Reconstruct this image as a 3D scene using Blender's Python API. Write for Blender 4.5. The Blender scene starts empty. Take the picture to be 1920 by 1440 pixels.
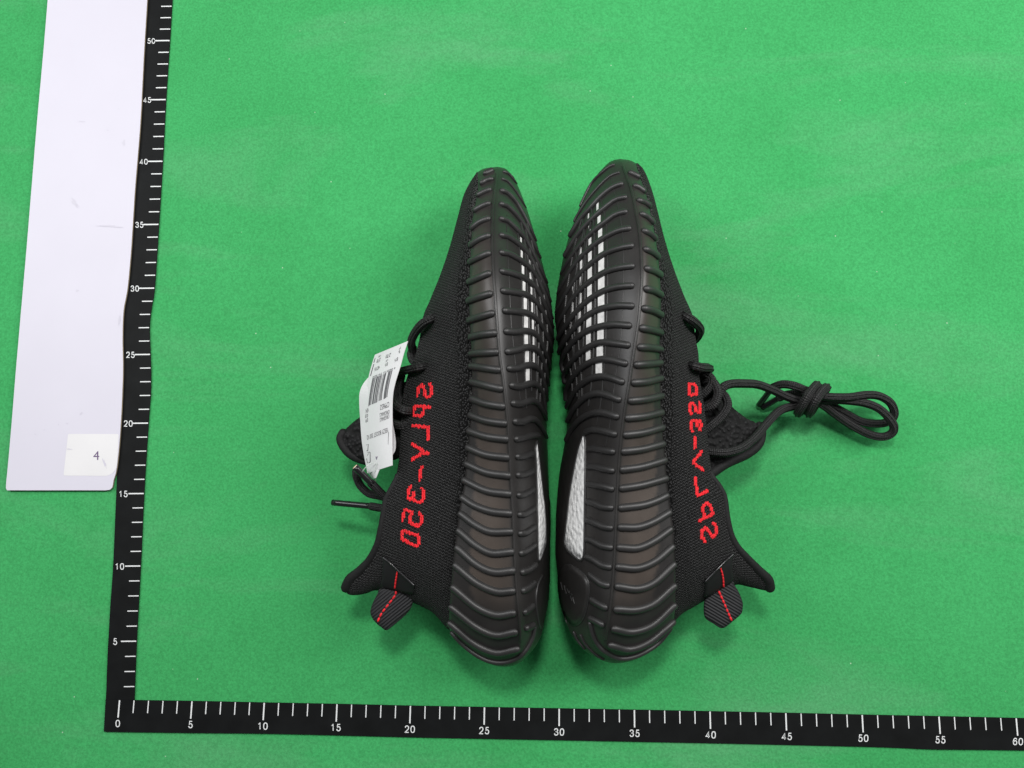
import bpy, math, random
import numpy as np
from mathutils import Matrix, Vector

random.seed(7); rng = np.random.default_rng(7)
S = bpy.context.scene
COL = S.collection
CM = 0.01                                   # all layout numbers below are centimetres

# ------------------------------------------------------------------ camera
def rot(a, b, c):
    ca, sa, cb, sb, cc, sc = np.cos(a), np.sin(a), np.cos(b), np.sin(b), np.cos(c), np.sin(c)
    return (np.array([[cc,-sc,0],[sc,cc,0],[0,0,1]]) @ np.array([[cb,0,sb],[0,1,0],[-sb,0,cb]])
            @ np.array([[1,0,0],[0,ca,-sa],[0,sa,ca]]))
FPX = 1400.0                                # focal length in photo pixels (1920 wide), solved from the tapes
CR = rot(.1441, .0338, .0094)
CC = np.array([28.4951, 14.3171, 52.726])
cam = bpy.data.objects.new('camera', bpy.data.cameras.new('camera')); COL.objects.link(cam)
cam.matrix_world = Matrix.Translation(CC * CM) @ Matrix(CR.tolist()).to_4x4()
cam.data.sensor_width = 36; cam.data.lens = FPX / 1920 * 36
cam.data.clip_start = 0.01; cam.data.clip_end = 20
S.camera = cam

# ------------------------------------------------------------------ light
W = bpy.data.worlds.new('World'); S.world = W; W.use_nodes = True
W.node_tree.nodes['Background'].inputs[0].default_value = (0.93, 0.97, 1.0, 1)
W.node_tree.nodes['Background'].inputs[1].default_value = 0.085
def area(name, loc, target, sx, sy, power, col=(1, 1, 1)):
    l = bpy.data.lights.new(name, 'AREA'); l.shape = 'RECTANGLE'; l.size = sx*CM; l.size_y = sy*CM
    l.energy = power; l.color = col
    o = bpy.data.objects.new(name, l); COL.objects.link(o)
    o.location = np.array(loc)*CM
    d = Vector((np.array(target)-np.array(loc)).tolist()); o.rotation_euler = d.to_track_quat('-Z', 'Y').to_euler()
    return o
area('desk_lamp', (27, 57, 100), (28, 18, 0), 16, 13, 4.3, (1, .985, .96))
area('softbox_lamp', (108, 58, 76), (34, 22, 0), 40, 80, 7.7, (1, .99, .98))
area('softbox_lamp', (-50, 58, 78), (26, 20, 0), 40, 80, 5.0, (.98, .99, 1))
S.view_settings.view_transform = 'Standard'; S.view_settings.look = 'None'
S.view_settings.gamma = 1; S.view_settings.exposure = 0.31

# ------------------------------------------------------------------ helpers
def un(px, py, z):
    """photo pixel + height above the table (cm) -> point (cm)"""
    px = np.asarray(px, float); py = np.asarray(py, float); z = np.asarray(z, float)
    d = np.stack([(px-960)/FPX, -(py-720)/FPX, -np.ones_like(px)], -1) @ CR.T
    return CC + d * ((z-CC[2])/d[..., 2])[..., None]

def pchip(x, y, q):
    x = np.asarray(x, float); y = np.asarray(y, float)
    h = np.diff(x); d = np.diff(y)/h
    m = np.zeros_like(y)
    for i in range(1, len(x)-1):
        if d[i-1]*d[i] > 0:
            w1 = 2*h[i]+h[i-1]; w2 = h[i]+2*h[i-1]
            m[i] = (w1+w2)/(w1/d[i-1]+w2/d[i])
    m[0] = d[0]; m[-1] = d[-1]
    q = np.asarray(q, float)
    k = np.clip(np.searchsorted(x, q)-1, 0, len(x)-2)
    s = (q-x[k])/h[k]
    return ((2*s**3-3*s**2+1)*y[k]+(s**3-2*s**2+s)*h[k]*m[k]+(-2*s**3+3*s**2)*y[k+1]+(s**3-s**2)*h[k]*m[k+1])

def resample(pts, n, closed=False, smooth=True):
    """smooth curve through points, n samples evenly along it"""
    P = np.asarray(pts, float)
    if closed: P = np.vstack([P, P[:1]])
    if smooth and len(P) > 2:
        if closed: E = np.vstack([P[-2], P, P[1]])
        else: E = np.vstack([2*P[0]-P[1], P, 2*P[-1]-P[-2]])
        out = []
        for i in range(1, len(E)-2):
            s = np.linspace(0, 1, 24, endpoint=False)[:, None]
            p0, p1, p2, p3 = E[i-1], E[i], E[i+1], E[i+2]
            out.append(.5*((2*p1)+(-p0+p2)*s+(2*p0-5*p1+4*p2-p3)*s**2+(-p0+3*p1-3*p2+p3)*s**3))
        out.append(P[-1:]); P = np.vstack(out)
    L = np.concatenate([[0], np.cumsum(np.linalg.norm(np.diff(P, axis=0), axis=1))])
    q = np.linspace(0, L[-1], n+1)[:-1] if closed else np.linspace(0, L[-1], n)
    return np.stack([np.interp(q, L, P[:, k]) for k in range(P.shape[1])], 1)

def mesh_obj(name, V, F, mat, parent=None, smooth=True, uv=None, attrs=None):
    """V in cm (world); parent is the thing (Empty) or a part under it"""
    o0 = np.zeros(3)
    if parent is not None: o0 = np.array(parent['_o']) if '_o' in parent else np.zeros(3)
    me = bpy.data.meshes.new(name)
    me.from_pydata(((np.asarray(V)-o0)*CM).tolist(), [], [tuple(map(int, f)) for f in F])
    if smooth: me.polygons.foreach_set('use_smooth', [True]*len(me.polygons))
    if uv is not None:
        l = me.uv_layers.new(name='UVMap'); vi = np.empty(len(me.loops), int); me.loops.foreach_get('vertex_index', vi)
        l.data.foreach_set('uv', np.asarray(uv, float)[vi].ravel())
    for k, a in (attrs or {}).items():
        me.attributes.new(k, 'FLOAT', 'POINT').data.foreach_set('value', np.asarray(a, float))
    me.materials.append(mat); me.update()
    o = bpy.data.objects.new(name, me); COL.objects.link(o)
    if parent is not None:
        o.parent = parent; o['_o'] = o0.tolist()
    return o

def thing(name, label, cat, base, group=None):
    o = bpy.data.objects.new(name, None); COL.objects.link(o)
    o.location = np.array(base)*CM; o['_o'] = [float(x) for x in base]
    o['label'] = label; o['category'] = cat; o.empty_display_size = .02
    if group: o['group'] = group
    return o

def grid_faces(n, m, cu=False, cv=False, flip=False):
    F = []
    for i in range(n if cu else n-1):
        for j in range(m if cv else m-1):
            a, b, c, d = i*m+j, i*m+(j+1) % m, ((i+1) % n)*m+(j+1) % m, ((i+1) % n)*m+j
            F.append((a, d, c, b) if flip else (a, b, c, d))
    return F

def tube(name, P, r, mat, parent, seg=10, ridges=0, taper=0, closed=False, flat=None, up=None):
    """swept tube through world points P (cm). r scalar or array. ridges: braided cord grooves"""
    P = np.asarray(P, float); n = len(P); r = np.broadcast_to(np.asarray(r, float), (n,)).copy()
    T = np.roll(P, -1, 0)-np.roll(P, 1, 0) if closed else np.gradient(P, axis=0)
    T /= np.linalg.norm(T, axis=1)[:, None]+1e-9
    if up is None:
        N = np.zeros_like(P); v = np.array([0, 0, 1.]) if abs(T[0, 2]) < .9 else np.array([1., 0, 0])
        for i in range(n):
            v = v-T[i]*(v@T[i]); v /= np.linalg.norm(v)+1e-9; N[i] = v
    else:
        N = np.asarray(up, float); N = N-T*(N*T).sum(1)[:, None]; N /= np.linalg.norm(N, axis=1)[:, None]+1e-9
    Bn = np.cross(T, N)
    rows = [];
    th = np.linspace(0, 2*math.pi, seg, endpoint=False)
    k = 1+(.14*np.cos(ridges*th) if ridges else 0*th)
    fz = 1.0 if flat is None else flat
    seq = [(i, 1.0, 0.0) for i in range(n)]
    if not closed and taper:
        seq = [(0, math.cos(a), -math.sin(a)) for a in (1.45, 1.1, .7, .35)] + seq + [(n-1, math.cos(a), math.sin(a)) for a in (.35, .7, 1.1, 1.45)]
    L = np.concatenate([[0], np.cumsum(np.linalg.norm(np.diff(P, axis=0), axis=1))])
    uv = []
    for i, s, off in seq:
        c = P[i]+T[i]*off*r[i]
        rows.append(c+r[i]*s*k[:, None]*(np.cos(th)[:, None]*Bn[i]+fz*np.sin(th)[:, None]*N[i]))
        uv += [(L[i]+off*r[i], j/seg) for j in range(seg)]
    m = len(rows); V = np.vstack(rows); F = grid_faces(m, seg, closed, True)
    if not closed:
        F += [tuple(range(seg))[::-1], tuple(range((m-1)*seg, m*seg))]
    return mesh_obj(name, V, F, mat, parent, uv=uv)

# ------------------------------------------------------------------ materials
def new_mat(name):
    m = bpy.data.materials.new(name); m.use_nodes = True
    nt = m.node_tree; b = nt.nodes['Principled BSDF']
    return m, nt, b
def nd(nt, t, **kw):
    n = nt.nodes.new(t)
    for k, v in kw.items():
        if hasattr(n, k) and not k[0].isupper(): setattr(n, k, v)
        else: n.inputs[k].default_value = v
    return n
def ramp(nt, fac, stops):
    r = nt.nodes.new('ShaderNodeValToRGB'); e = r.color_ramp.elements
    while len(e) < len(stops): e.new(.5)
    for x, (p, c) in zip(e, stops): x.position = p; x.color = (*c, 1) if len(c) == 3 else c
    nt.links.new(fac, r.inputs[0]); return r.outputs[0]
def bump(nt, b, h, strength, dist, prev=None):
    n = nd(nt, 'ShaderNodeBump', Strength=strength, Distance=dist)
    nt.links.new(h, n.inputs['Height'])
    if prev is not None: nt.links.new(prev, n.inputs['Normal'])
    nt.links.new(n.outputs[0], b.inputs['Normal']); return n.outputs[0]
def coords(nt, kind, scale=(1, 1, 1)):
    t = nd(nt, 'ShaderNodeTexCoord'); m = nd(nt, 'ShaderNodeMapping'); m.inputs['Scale'].default_value = scale
    nt.links.new(t.outputs[kind], m.inputs[0]); return m.outputs[0]
def mixc(nt, fac, a, b):
    n = nt.nodes.new('ShaderNodeMix'); n.data_type = 'RGBA'
    for sock, v in ((n.inputs[0], fac), (n.inputs[6], a), (n.inputs[7], b)):
        if hasattr(v, 'links'): nt.links.new(v, sock)
        else: sock.default_value = v if not isinstance(v, tuple) else ((*v, 1) if len(v) == 3 else v)
    return n.outputs[2]

def mat_cloth():
    m, nt, b = new_mat('green_felt')
    c = coords(nt, 'Object'); cs = coords(nt, 'Object', (2.2, 7.5, 1))
    n1 = nd(nt, 'ShaderNodeTexNoise', Scale=9, Detail=5, Roughness=.6); nt.links.new(c, n1.inputs[0])
    ns = nd(nt, 'ShaderNodeTexNoise', Scale=1.6, Detail=6, Roughness=.62, Distortion=.6); nt.links.new(cs, ns.inputs[0])
    n2 = nd(nt, 'ShaderNodeTexNoise', Scale=620, Detail=3, Roughness=.65); nt.links.new(c, n2.inputs[0])
    n3 = nd(nt, 'ShaderNodeTexNoise', Scale=1700, Detail=2); nt.links.new(c, n3.inputs[0])
    v = nd(nt, 'ShaderNodeTexVoronoi', Scale=55, Randomness=1); nt.links.new(c, v.inputs['Vector'])
    a = ramp(nt, n1.outputs[0], [(.3, (.045, .350, .102)), (.7, (.056, .398, .124))])
    a = mixc(nt, ramp(nt, ns.outputs[0], [(.50, (0, 0, 0)), (.70, (.8, .8, .8))]), a, (.104, .380, .160))   # worn, dusty rubs
    f = ramp(nt, n2.outputs[0], [(.33, (.82, .82, .82)), (.67, (1.15, 1.14, 1.16))])
    mm = nt.nodes.new('ShaderNodeMix'); mm.data_type = 'RGBA'; mm.blend_type = 'MULTIPLY'; mm.inputs[0].default_value = 1
    nt.links.new(a, mm.inputs[6]); nt.links.new(f, mm.inputs[7])
    lint = mixc(nt, ramp(nt, v.outputs['Distance'], [(.018, (.8, .8, .8)), (.03, (0, 0, 0))]), mm.outputs[2], (.5, .62, .48))
    nt.links.new(lint, b.inputs['Base Color'])
    b.inputs['Roughness'].default_value = .95; b.inputs['Specular IOR Level'].default_value = .12
    b.inputs['Sheen Weight'].default_value = .10; b.inputs['Sheen Roughness'].default_value = .6
    b.inputs['Sheen Tint'].default_value = (.5, 1, .6, 1)
    p = bump(nt, b, n2.outputs[0], .4, .0005); bump(nt, b, n3.outputs[0], .3, .0003, p)
    return m
def mat_plain(name, col, rough=.5, spec=.5, noise=None, bumpd=None):
    m, nt, b = new_mat(name)
    b.inputs['Base Color'].default_value = (*col, 1); b.inputs['Roughness'].default_value = rough
    b.inputs['Specular IOR Level'].default_value = spec
    if noise:
        c = coords(nt, 'Object'); n = nd(nt, 'ShaderNodeTexNoise', Scale=noise[0], Detail=4); nt.links.new(c, n.inputs[0])
        k = noise[1]
        nt.links.new(ramp(nt, n.outputs[0], [(.3, tuple(x*(1-k) for x in col)), (.7, tuple(min(1, x*(1+k)) for x in col))]), b.inputs['Base Color'])
        if bumpd: bump(nt, b, n.outputs[0], .5, bumpd)
    return m
def mat_knit():
    """black knit: columns of V stitches in the surface's own coordinates (cm), loose loops near the sole"""
    m, nt, b = new_mat('black_knit'); lk = nt.links.new
    def mth(op, a, b_=None, c=None):
        n = nd(nt, 'ShaderNodeMath', operation=op)
        for sock, v in zip(n.inputs, (a, b_, c)):
            if v is None: continue
            if hasattr(v, 'links'): lk(v, sock)
            else: sock.default_value = v
        return n.outputs[0]
    a = nd(nt, 'ShaderNodeAttribute', attribute_name='band')
    uv0 = coords(nt, 'UV'); sx = nd(nt, 'ShaderNodeSeparateXYZ'); lk(uv0, sx.inputs[0])
    nz = nd(nt, 'ShaderNodeTexNoise', Scale=1.3, Detail=2); lk(uv0, nz.inputs[0])
    nf = nd(nt, 'ShaderNodeTexNoise', Scale=7, Detail=2); lk(uv0, nf.inputs[0])
    u = mth('MULTIPLY_ADD', nf.outputs[0], .10, sx.outputs[0]); w = mth('MULTIPLY_ADD', nz.outputs[0], .25, sx.outputs[1])
    p = mth('PINGPONG', mth('MULTIPLY', w, 5.1), .5)
    y = mth('ADD', mth('MULTIPLY', u, 5.9), mth('MULTIPLY', p, 1.3))
    h1 = mth('MULTIPLY_ADD', mth('SINE', mth('MULTIPLY', y, 6.2832)), .5, .5)
    col_ = mth('SINE', mth('MULTIPLY', p, 6.2832))
    h1 = mth('MULTIPLY', h1, mth('MULTIPLY_ADD', col_, .6, .4))
    h1 = mth('MULTIPLY', h1, mth('MULTIPLY_ADD', nf.outputs[0], 1.3, .35))
    uv2 = coords(nt, 'UV', (5.6, 7.0, 1))
    v2 = nd(nt, 'ShaderNodeTexVoronoi', Scale=1, Randomness=1, voronoi_dimensions='2D', feature='F1'); lk(uv2, v2.inputs['Vector'])
    h2 = ramp(nt, v2.outputs['Distance'], [(.05, (1, 1, 1)), (.6, (0, 0, 0))])
    ms = mth('ADD', a.outputs['Fac'], mth('MULTIPLY_ADD', nz.outputs[0], 1.2, -.6))
    fac = ramp(nt, ms, [(.42, (0, 0, 0)), (.58, (1, 1, 1))])
    h = mixc(nt, fac, h1, h2)
    col = ramp(nt, h, [(.0, (.0008, .0008, .0008)), (.40, (.0036, .0037, .0039)), (.66, (.019, .0194, .020)), (.9, (.090, .091, .093))])
    lk(col, b.inputs['Base Color'])
    b.inputs['Roughness'].default_value = .85; b.inputs['Specular IOR Level'].default_value = .22
    b.inputs['Sheen Weight'].default_value = .05; b.inputs['Sheen Roughness'].default_value = .45
    bump(nt, b, h, 1.0, .0018)
    return m
def mat_boucle():
    m, nt, b = new_mat('black_boucle')
    c = coords(nt, 'Object')
    v = nd(nt, 'ShaderNodeTexVoronoi', Scale=420, Randomness=1, feature='SMOOTH_F1'); nt.links.new(c, v.inputs['Vector'])
    h = ramp(nt, v.outputs['Distance'], [(.1, (1, 1, 1)), (.75, (0, 0, 0))])
    nt.links.new(ramp(nt, h, [(0, (.002, .002, .002)), (.6, (.009, .009, .0095)), (1, (.026, .026, .027))]), b.inputs['Base Color'])
    b.inputs['Roughness'].default_value = .8; b.inputs['Specular IOR Level'].default_value = .3
    bump(nt, b, h, 1, .0016); return m
def mat_sole():
    m, nt, b = new_mat('smoky_rubber')
    a = nd(nt, 'ShaderNodeAttribute', attribute_name='tint')
    c = coords(nt, 'Object'); n = nd(nt, 'ShaderNodeTexNoise', Scale=60, Detail=4); nt.links.new(c, n.inputs[0])
    n2 = nd(nt, 'ShaderNodeTexNoise', Scale=900, Detail=2); nt.links.new(c, n2.inputs[0])
    base = ramp(nt, n.outputs[0], [(.3, (.0190, .0180, .0175)), (.7, (.0265, .0246, .0236))])
    br = ramp(nt, n.outputs[0], [(.3, (.064, .050, .041)), (.7, (.086, .067, .055))])
    nt.links.new(mixc(nt, a.outputs['Fac'], base, br), b.inputs['Base Color'])
    r = nd(nt, 'ShaderNodeMapRange'); r.inputs['To Min'].default_value = .30; r.inputs['To Max'].default_value = .46
    nt.links.new(n.outputs[0], r.inputs['Value']); nt.links.new(r.outputs[0], b.inputs['Roughness'])
    b.inputs['Specular IOR Level'].default_value = .5
    bump(nt, b, n2.outputs[0], .12, .0002)
    return m
def mat_foam():
    m, nt, b = new_mat('white_foam')
    c = coords(nt, 'Object'); v = nd(nt, 'ShaderNodeTexVoronoi', Scale=330, Randomness=1, feature='SMOOTH_F1'); nt.links.new(c, v.inputs['Vector'])
    h = ramp(nt, v.outputs['Distance'], [(.1, (1, 1, 1)), (.8, (0, 0, 0))])
    nt.links.new(ramp(nt, h, [(0, (.84, .84, .84)), (.6, (.92, .92, .915))]), b.inputs['Base Color'])
    b.inputs['Roughness'].default_value = .45; bump(nt, b, h, 1.0, .0011); return m
def mat_cord():
    m, nt, b = new_mat('black_cord')
    uv = coords(nt, 'UV', (9, 14, 1))
    v = nd(nt, 'ShaderNodeTexVoronoi', Scale=1, Randomness=.25, voronoi_dimensions='2D'); nt.links.new(uv, v.inputs['Vector'])
    h = ramp(nt, v.outputs['Distance'], [(.05, (1, 1, 1)), (.65, (0, 0, 0))])
    nt.links.new(ramp(nt, h, [(0, (.003, .003, .003)), (.6, (.014, .014, .0145)), (1, (.045, .045, .046))]), b.inputs['Base Color'])
    b.inputs['Roughness'].default_value = .62; b.inputs['Specular IOR Level'].default_value = .4
    bump(nt, b, h, .8, .0006); return m
def mat_web():
    m, nt, b = new_mat('black_webbing')
    uv = coords(nt, 'UV', (1, 1, 1))
    w = nd(nt, 'ShaderNodeTexWave', Scale=1.9, Distortion=.6, wave_type='BANDS', bands_direction='X'); nt.links.new(uv, w.inputs[0])
    nt.links.new(ramp(nt, w.outputs['Color'], [(0, (.004, .004, .005)), (1, (.020, .021, .024))]), b.inputs['Base Color'])
    b.inputs['Roughness'].default_value = .7; bump(nt, b, w.outputs['Color'], .7, .0006); return m

M_cloth = mat_cloth(); M_knit = mat_knit(); M_boucle = mat_boucle(); M_sole = mat_sole(); M_foam = mat_foam()
M_foamcell = mat_plain('clouded_foam', (.78, .775, .765), .4, .5, (300, .18))
M_cord = mat_cord(); M_web = mat_web()
M_rib = mat_plain('rib_rubber', (.0250, .0244, .0244), .44, .6, (80, .15))
M_groove = mat_plain('dark_groove', (.002, .002, .002), .8, .1)
M_thread = mat_plain('grey_thread', (.06, .06, .058), .8, .2, (500, .6))
M_bind = mat_plain('black_binding', (.010, .010, .0105), .7, .3, (900, .35), .0003)
M_red = mat_plain('red_yarn', (.78, .022, .032), .6, .3, (700, .25))
M_tape = mat_plain('black_tape', (.0050, .0057, .0060), .65, .16, (70, .3), .0002)
M_mark = mat_plain('white_print', (.80, .82, .82), .6, .3)
M_board = mat_plain('white_board', (.68, .66, .745), .55, .35, (18, .015))
M_edge = mat_plain('board_edge', (.34, .27, .18), .8, .2, (60, .2))
M_sticker = mat_plain('sticker_paper', (.78, .77, .78), .5, .4, (40, .02))
M_ink = mat_plain('grey_ink', (.12, .12, .13), .7, .2)
M_ink2 = mat_plain('violet_ink', (.17, .12, .22), .7, .2)
M_paper = mat_plain('tag_paper', (.80, .795, .81), .5, .4, (50, .015))
M_aglet = mat_plain('black_plastic', (.012, .012, .013), .22, .5)
M_core = mat_plain('cord_core', (.72, .58, .42), .8, .2)
M_scuff = mat_plain('grey_scuff', (.64, .62, .70), .7, .2)
m_, nt_, b_ = new_mat('clear_plastic'); b_.inputs['Base Color'].default_value = (.75, .78, .76, 1); b_.inputs['Roughness'].default_value = .15; b_.inputs['Alpha'].default_value = .55
M_clear = m_

# ------------------------------------------------------------------ the table cloth
n, mm_ = 120, 100
gx, gy = np.meshgrid(np.linspace(-45, 100, n), np.linspace(-40, 95, mm_), indexing='ij')
gz = np.zeros_like(gx)
for (a, b, c, d) in ((.21, .09, 1, .012), (.07, .19, 2, .014), (-.13, .16, 4, .010)):
    gz -= d*(1+np.sin(a*gx+b*gy+c))
V = np.stack([gx, gy, gz-.02], -1).reshape(-1, 3)
o = mesh_obj('tabletop', V, grid_faces(n, mm_, flip=True), M_cloth); o['kind'] = 'structure'; o['label'] = 'bright green felt cloth covering the table'

# ------------------------------------------------------------------ tapes
def ribbon(name, Lp, Rp, z, th, mat, parent, n=60, axis=1):
    a = resample([(*p, 0) for p in Lp], n)[:, :2]; b = resample([(*p, 0) for p in Rp], n)[:, :2]
    A = un(a[:, 0], a[:, 1], np.full(n, z)); B = un(b[:, 0], b[:, 1], np.full(n, z))
    A2, B2 = A.copy(), B.copy(); A2[:, 2] -= th; B2[:, 2] -= th
    V = np.stack([A, B, B2, A2], 1).reshape(-1, 3)
    F = grid_faces(n, 4, False, True) + [(0, 1, 2, 3), tuple((n-1)*4+k for k in (3, 2, 1, 0))]
    return mesh_obj(name, V, F, mat, parent, smooth=False)
def text_mesh(txt):
    c = bpy.data.curves.new('t', 'FONT'); c.body = txt; c.align_x = 'CENTER'; c.align_y = 'CENTER'; c.size = 1; c.resolution_u = 3
    o = bpy.data.objects.new('t', c); COL.objects.link(o)
    bpy.context.view_layer.update()
    me = bpy.data.meshes.new_from_object(o.evaluated_get(bpy.context.evaluated_depsgraph_get()))
    V = np.array([v.co[:] for v in me.vertices]); F = [tuple(p.vertices) for p in me.polygons]
    bpy.data.objects.remove(o); bpy.data.curves.remove(c); bpy.data.meshes.remove(me)
    if len(V):
        V[:, 0] -= (V[:, 0].min()+V[:, 0].max())/2; V[:, 1] -= (V[:, 1].min()+V[:, 1].max())/2
    return V, F
def px_text(name, txt, cx, cy, hpx, z, mat, parent, ang=0., bold=0.):
    V, F = text_mesh(txt); k = hpx/(V[:, 1].max()-V[:, 1].min()); V = V*k
    ca, sa = math.cos(ang), math.sin(ang)
    x = cx+V[:, 0]*ca-V[:, 1]*sa; y = cy-(V[:, 0]*sa+V[:, 1]*ca)
    return mesh_obj(name, un(x, y, np.full(len(x), z)), F, mat, parent, smooth=False)
DIG = {'0': [[(.5,1),(.78,.93),(.92,.72),(.95,.5),(.92,.28),(.78,.07),(.5,0),(.22,.07),(.08,.28),(.05,.5),(.08,.72),(.22,.93),(.5,1)]],
       '1': [[(.2,.76),(.4,.86),(.58,1),(.58,0)]],
       '2': [[(.08,.72),(.14,.9),(.32,1),(.55,1),(.78,.95),(.9,.76),(.84,.56),(.62,.38),(.3,.18),(.07,0),(.94,0)]],
       '3': [[(.07,.76),(.18,.94),(.42,1),(.68,.97),(.85,.8),(.76,.6),(.45,.53),(.78,.48),(.93,.28),(.82,.08),(.5,0),(.2,.06),(.06,.25)]],
       '4': [[(.98,.25),(.03,.25),(.68,1),(.68,0)]],
       '5': [[(.88,1),(.28,1),(.15,.5),(.42,.63),(.7,.6),(.9,.42),(.9,.2),(.72,.03),(.42,0),(.17,.08),(.05,.26)]],
       '6': [[(.9,.8),(.76,.96),(.5,1),(.25,.9),(.1,.66),(.07,.36),(.18,.1),(.46,0),(.76,.06),(.93,.26),(.88,.48),(.66,.62),(.36,.6),(.1,.38)]]}
def digits_mesh(txt, wd=.62, sw=.15):
    V, F, x0 = [], [], 0.
    for ch in txt:
        for st in DIG[ch]:
            sm_ = ch in '02356'
            P = np.array([(x0+a*wd, b) for a, b in st])
            if ch == '2': P = np.vstack([resample(P[:-1], 40), P[-1:]])
            elif ch == '5': P = np.vstack([P[:2], resample(P[2:], 40)])
            elif sm_: P = resample(P, 44)
            T = np.diff(P, axis=0); T /= np.linalg.norm(T, axis=1)[:, None]; Nn = np.stack([-T[:, 1], T[:, 0]], 1)
            if np.allclose(P[0], P[-1]): N0 = Nn[:1]+Nn[-1:]; N = np.vstack([N0, Nn[:-1]+Nn[1:], N0])
            else: N = np.vstack([Nn[:1]*2, Nn[:-1]+Nn[1:], Nn[-1:]*2])
            den = np.maximum((N*N).sum(1), 1.0)[:, None]; N = N*2/den
            b = len(V); V += [p for q in zip(P+N*sw/2, P-N*sw/2) for p in q]
            F += [(b+2*i, b+2*i+1, b+2*i+3, b+2*i+2) for i in range(len(P)-1)]
        x0 += wd+.27
    V = np.array(V); V -= (V.min(0)+V.max(0))/2
    return np.column_stack([V, np.zeros(len(V))]), F
def px_digits(name, txt, cx, cy, hpx, z, mat, parent, ang=0.):
    V, F = digits_mesh(txt); V = V*hpx/1.15
    ca, sa = math.cos(ang), math.sin(ang)
    x = cx+V[:, 0]*ca-V[:, 1]*sa; y = cy-(V[:, 0]*sa+V[:, 1]*ca)
    return mesh_obj(name, un(x, y, np.full(len(x), z)), F, mat, parent, smooth=False)
def px_line(name, x0, y0, x1, y1, wpx, z, mat, parent):
    d = np.array([x1-x0, y1-y0]); nrm = np.array([-d[1], d[0]])/np.hypot(*d)*wpx/2
    q = [(x0+nrm[0], y0+nrm[1]), (x1+nrm[0], y1+nrm[1]), (x1-nrm[0], y1-nrm[1]), (x0-nrm[0], y0-nrm[1])]
    V = [un(*p, z) for p in q]
    return mesh_obj(name, V, [(0, 1, 2, 3)], mat, parent, smooth=False)

TZ = .05
VR = [(252,1313),(256.5,1202),(264.2,1061),(270.5,925),(278.8,793),(282.8,740),(283.4,700),(282.3,664),(280.7,613),(284.2,578),(290.3,540),(298.3,420.7),(305.7,302),(311.7,186.7),(319,76),(327,-60)]
VL = [(198.5,1313),(201.7,1228),(206.9,1134),(212,1061),(217.5,935),(224,800),(230,710),(229.5,640),(231.5,580),(238.5,540),(246,460),(253,353),(262.5,233),(269.5,100),(280,-60)]
tv = thing('measuring_tape', 'black measuring tape with white numerals running beside the long white board', 'measuring tape', un(225, 620, 0)*[1, 1, 0], 'tapes laid at a right angle')
ribbon('tape_band', VL, VR, TZ, .04, M_tape, tv, 90)
vy = {2: 1287.2, 5: 1202.2, 10: 1061.2, 15: 925.3, 20: 793.3, 25: 664.5, 30: 540.2, 35: 420.7, 40: 302.3, 45: 186.7, 50: 76, 55: -31}
ks = sorted(vy); R_ = resample([(*p, 0) for p in VR], 600)
for k in range(2, 54):
    y = float(pchip(ks, [vy[q] for q in ks], k)); x = float(np.interp(-y, -R_[:, 1], R_[:, 0]))-1.2
    Lk = 28.5 if k % 5 == 0 else 19.5
    px_line('tick_mark', x, y, x-Lk, y+.3, 1.9 if k % 5 else 2.3, TZ+.012, M_mark, tv)
    if k % 5 == 0: px_digits('numeral', str(k), x-(39.3-.1*k if k > 5 else 39.5), y+.8, 12.9-.052*k, TZ+.012, M_mark, tv)
HT = [(198,1311.6),(224.2,1312.2),(360,1314.2),(495.4,1317),(631.9,1319.7),(769.5,1322.9),(908.3,1325.5),(1048.5,1328.1),(1189.5,1330.6),(1331.3,1333.4),(1473.4,1336.4),(1616.6,1339.8),(1760.6,1342.8),(1905.4,1346.1),(2060,1350)]
HB = [(194.5,1372),(350,1374),(520,1376),(780,1382.5),(1000,1386.8),(1200,1390.8),(1400,1395),(1650,1401),(1743.8,1405),(1830,1405.8),(1920,1407),(2060,1411)]
th_ = thing('measuring_tape', 'black measuring tape with white numerals running below the heels of the sneakers', 'measuring tape', un(1000, 1355, 0)*[1, 1, 0], 'tapes laid at a right angle')
ribbon('tape_band', HT, HB, TZ+.045, .04, M_tape, th_, 90)
hx = {0: (224.2,1312.2), 5: (360,1314.2), 10: (495.4,1317), 15: (631.9,1319.7), 20: (769.5,1322.9), 25: (908.3,1325.5), 30: (1048.5,1328.1), 35: (1189.5,1330.6), 40: (1331.3,1333.4), 45: (1473.4,1336.4), 50: (1616.6,1339.8), 55: (1760.6,1342.8), 60: (1905.4,1346.1), 65: (2052, 1349.8)}
hk = sorted(hx)
for k in range(0, 62):
    x = float(pchip(hk, [hx[q][0] for q in hk], k)); y = float(pchip(hk, [hx[q][1] for q in hk], k))+.8
    Lk = 32.5 if k % 5 == 0 else 23.5
    dx = -3.2*(1-x/960.)-.4
    px_line('tick_mark', x, y, x+dx*Lk/32, y+Lk, 1.9 if k % 5 else 2.6, TZ+.056, M_mark, th_)
    if k % 5 == 0: px_digits('numeral', str(k), x+dx*1.2, y+43.5, 13.8, TZ+.056, M_mark, th_, ang=-.02)

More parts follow.
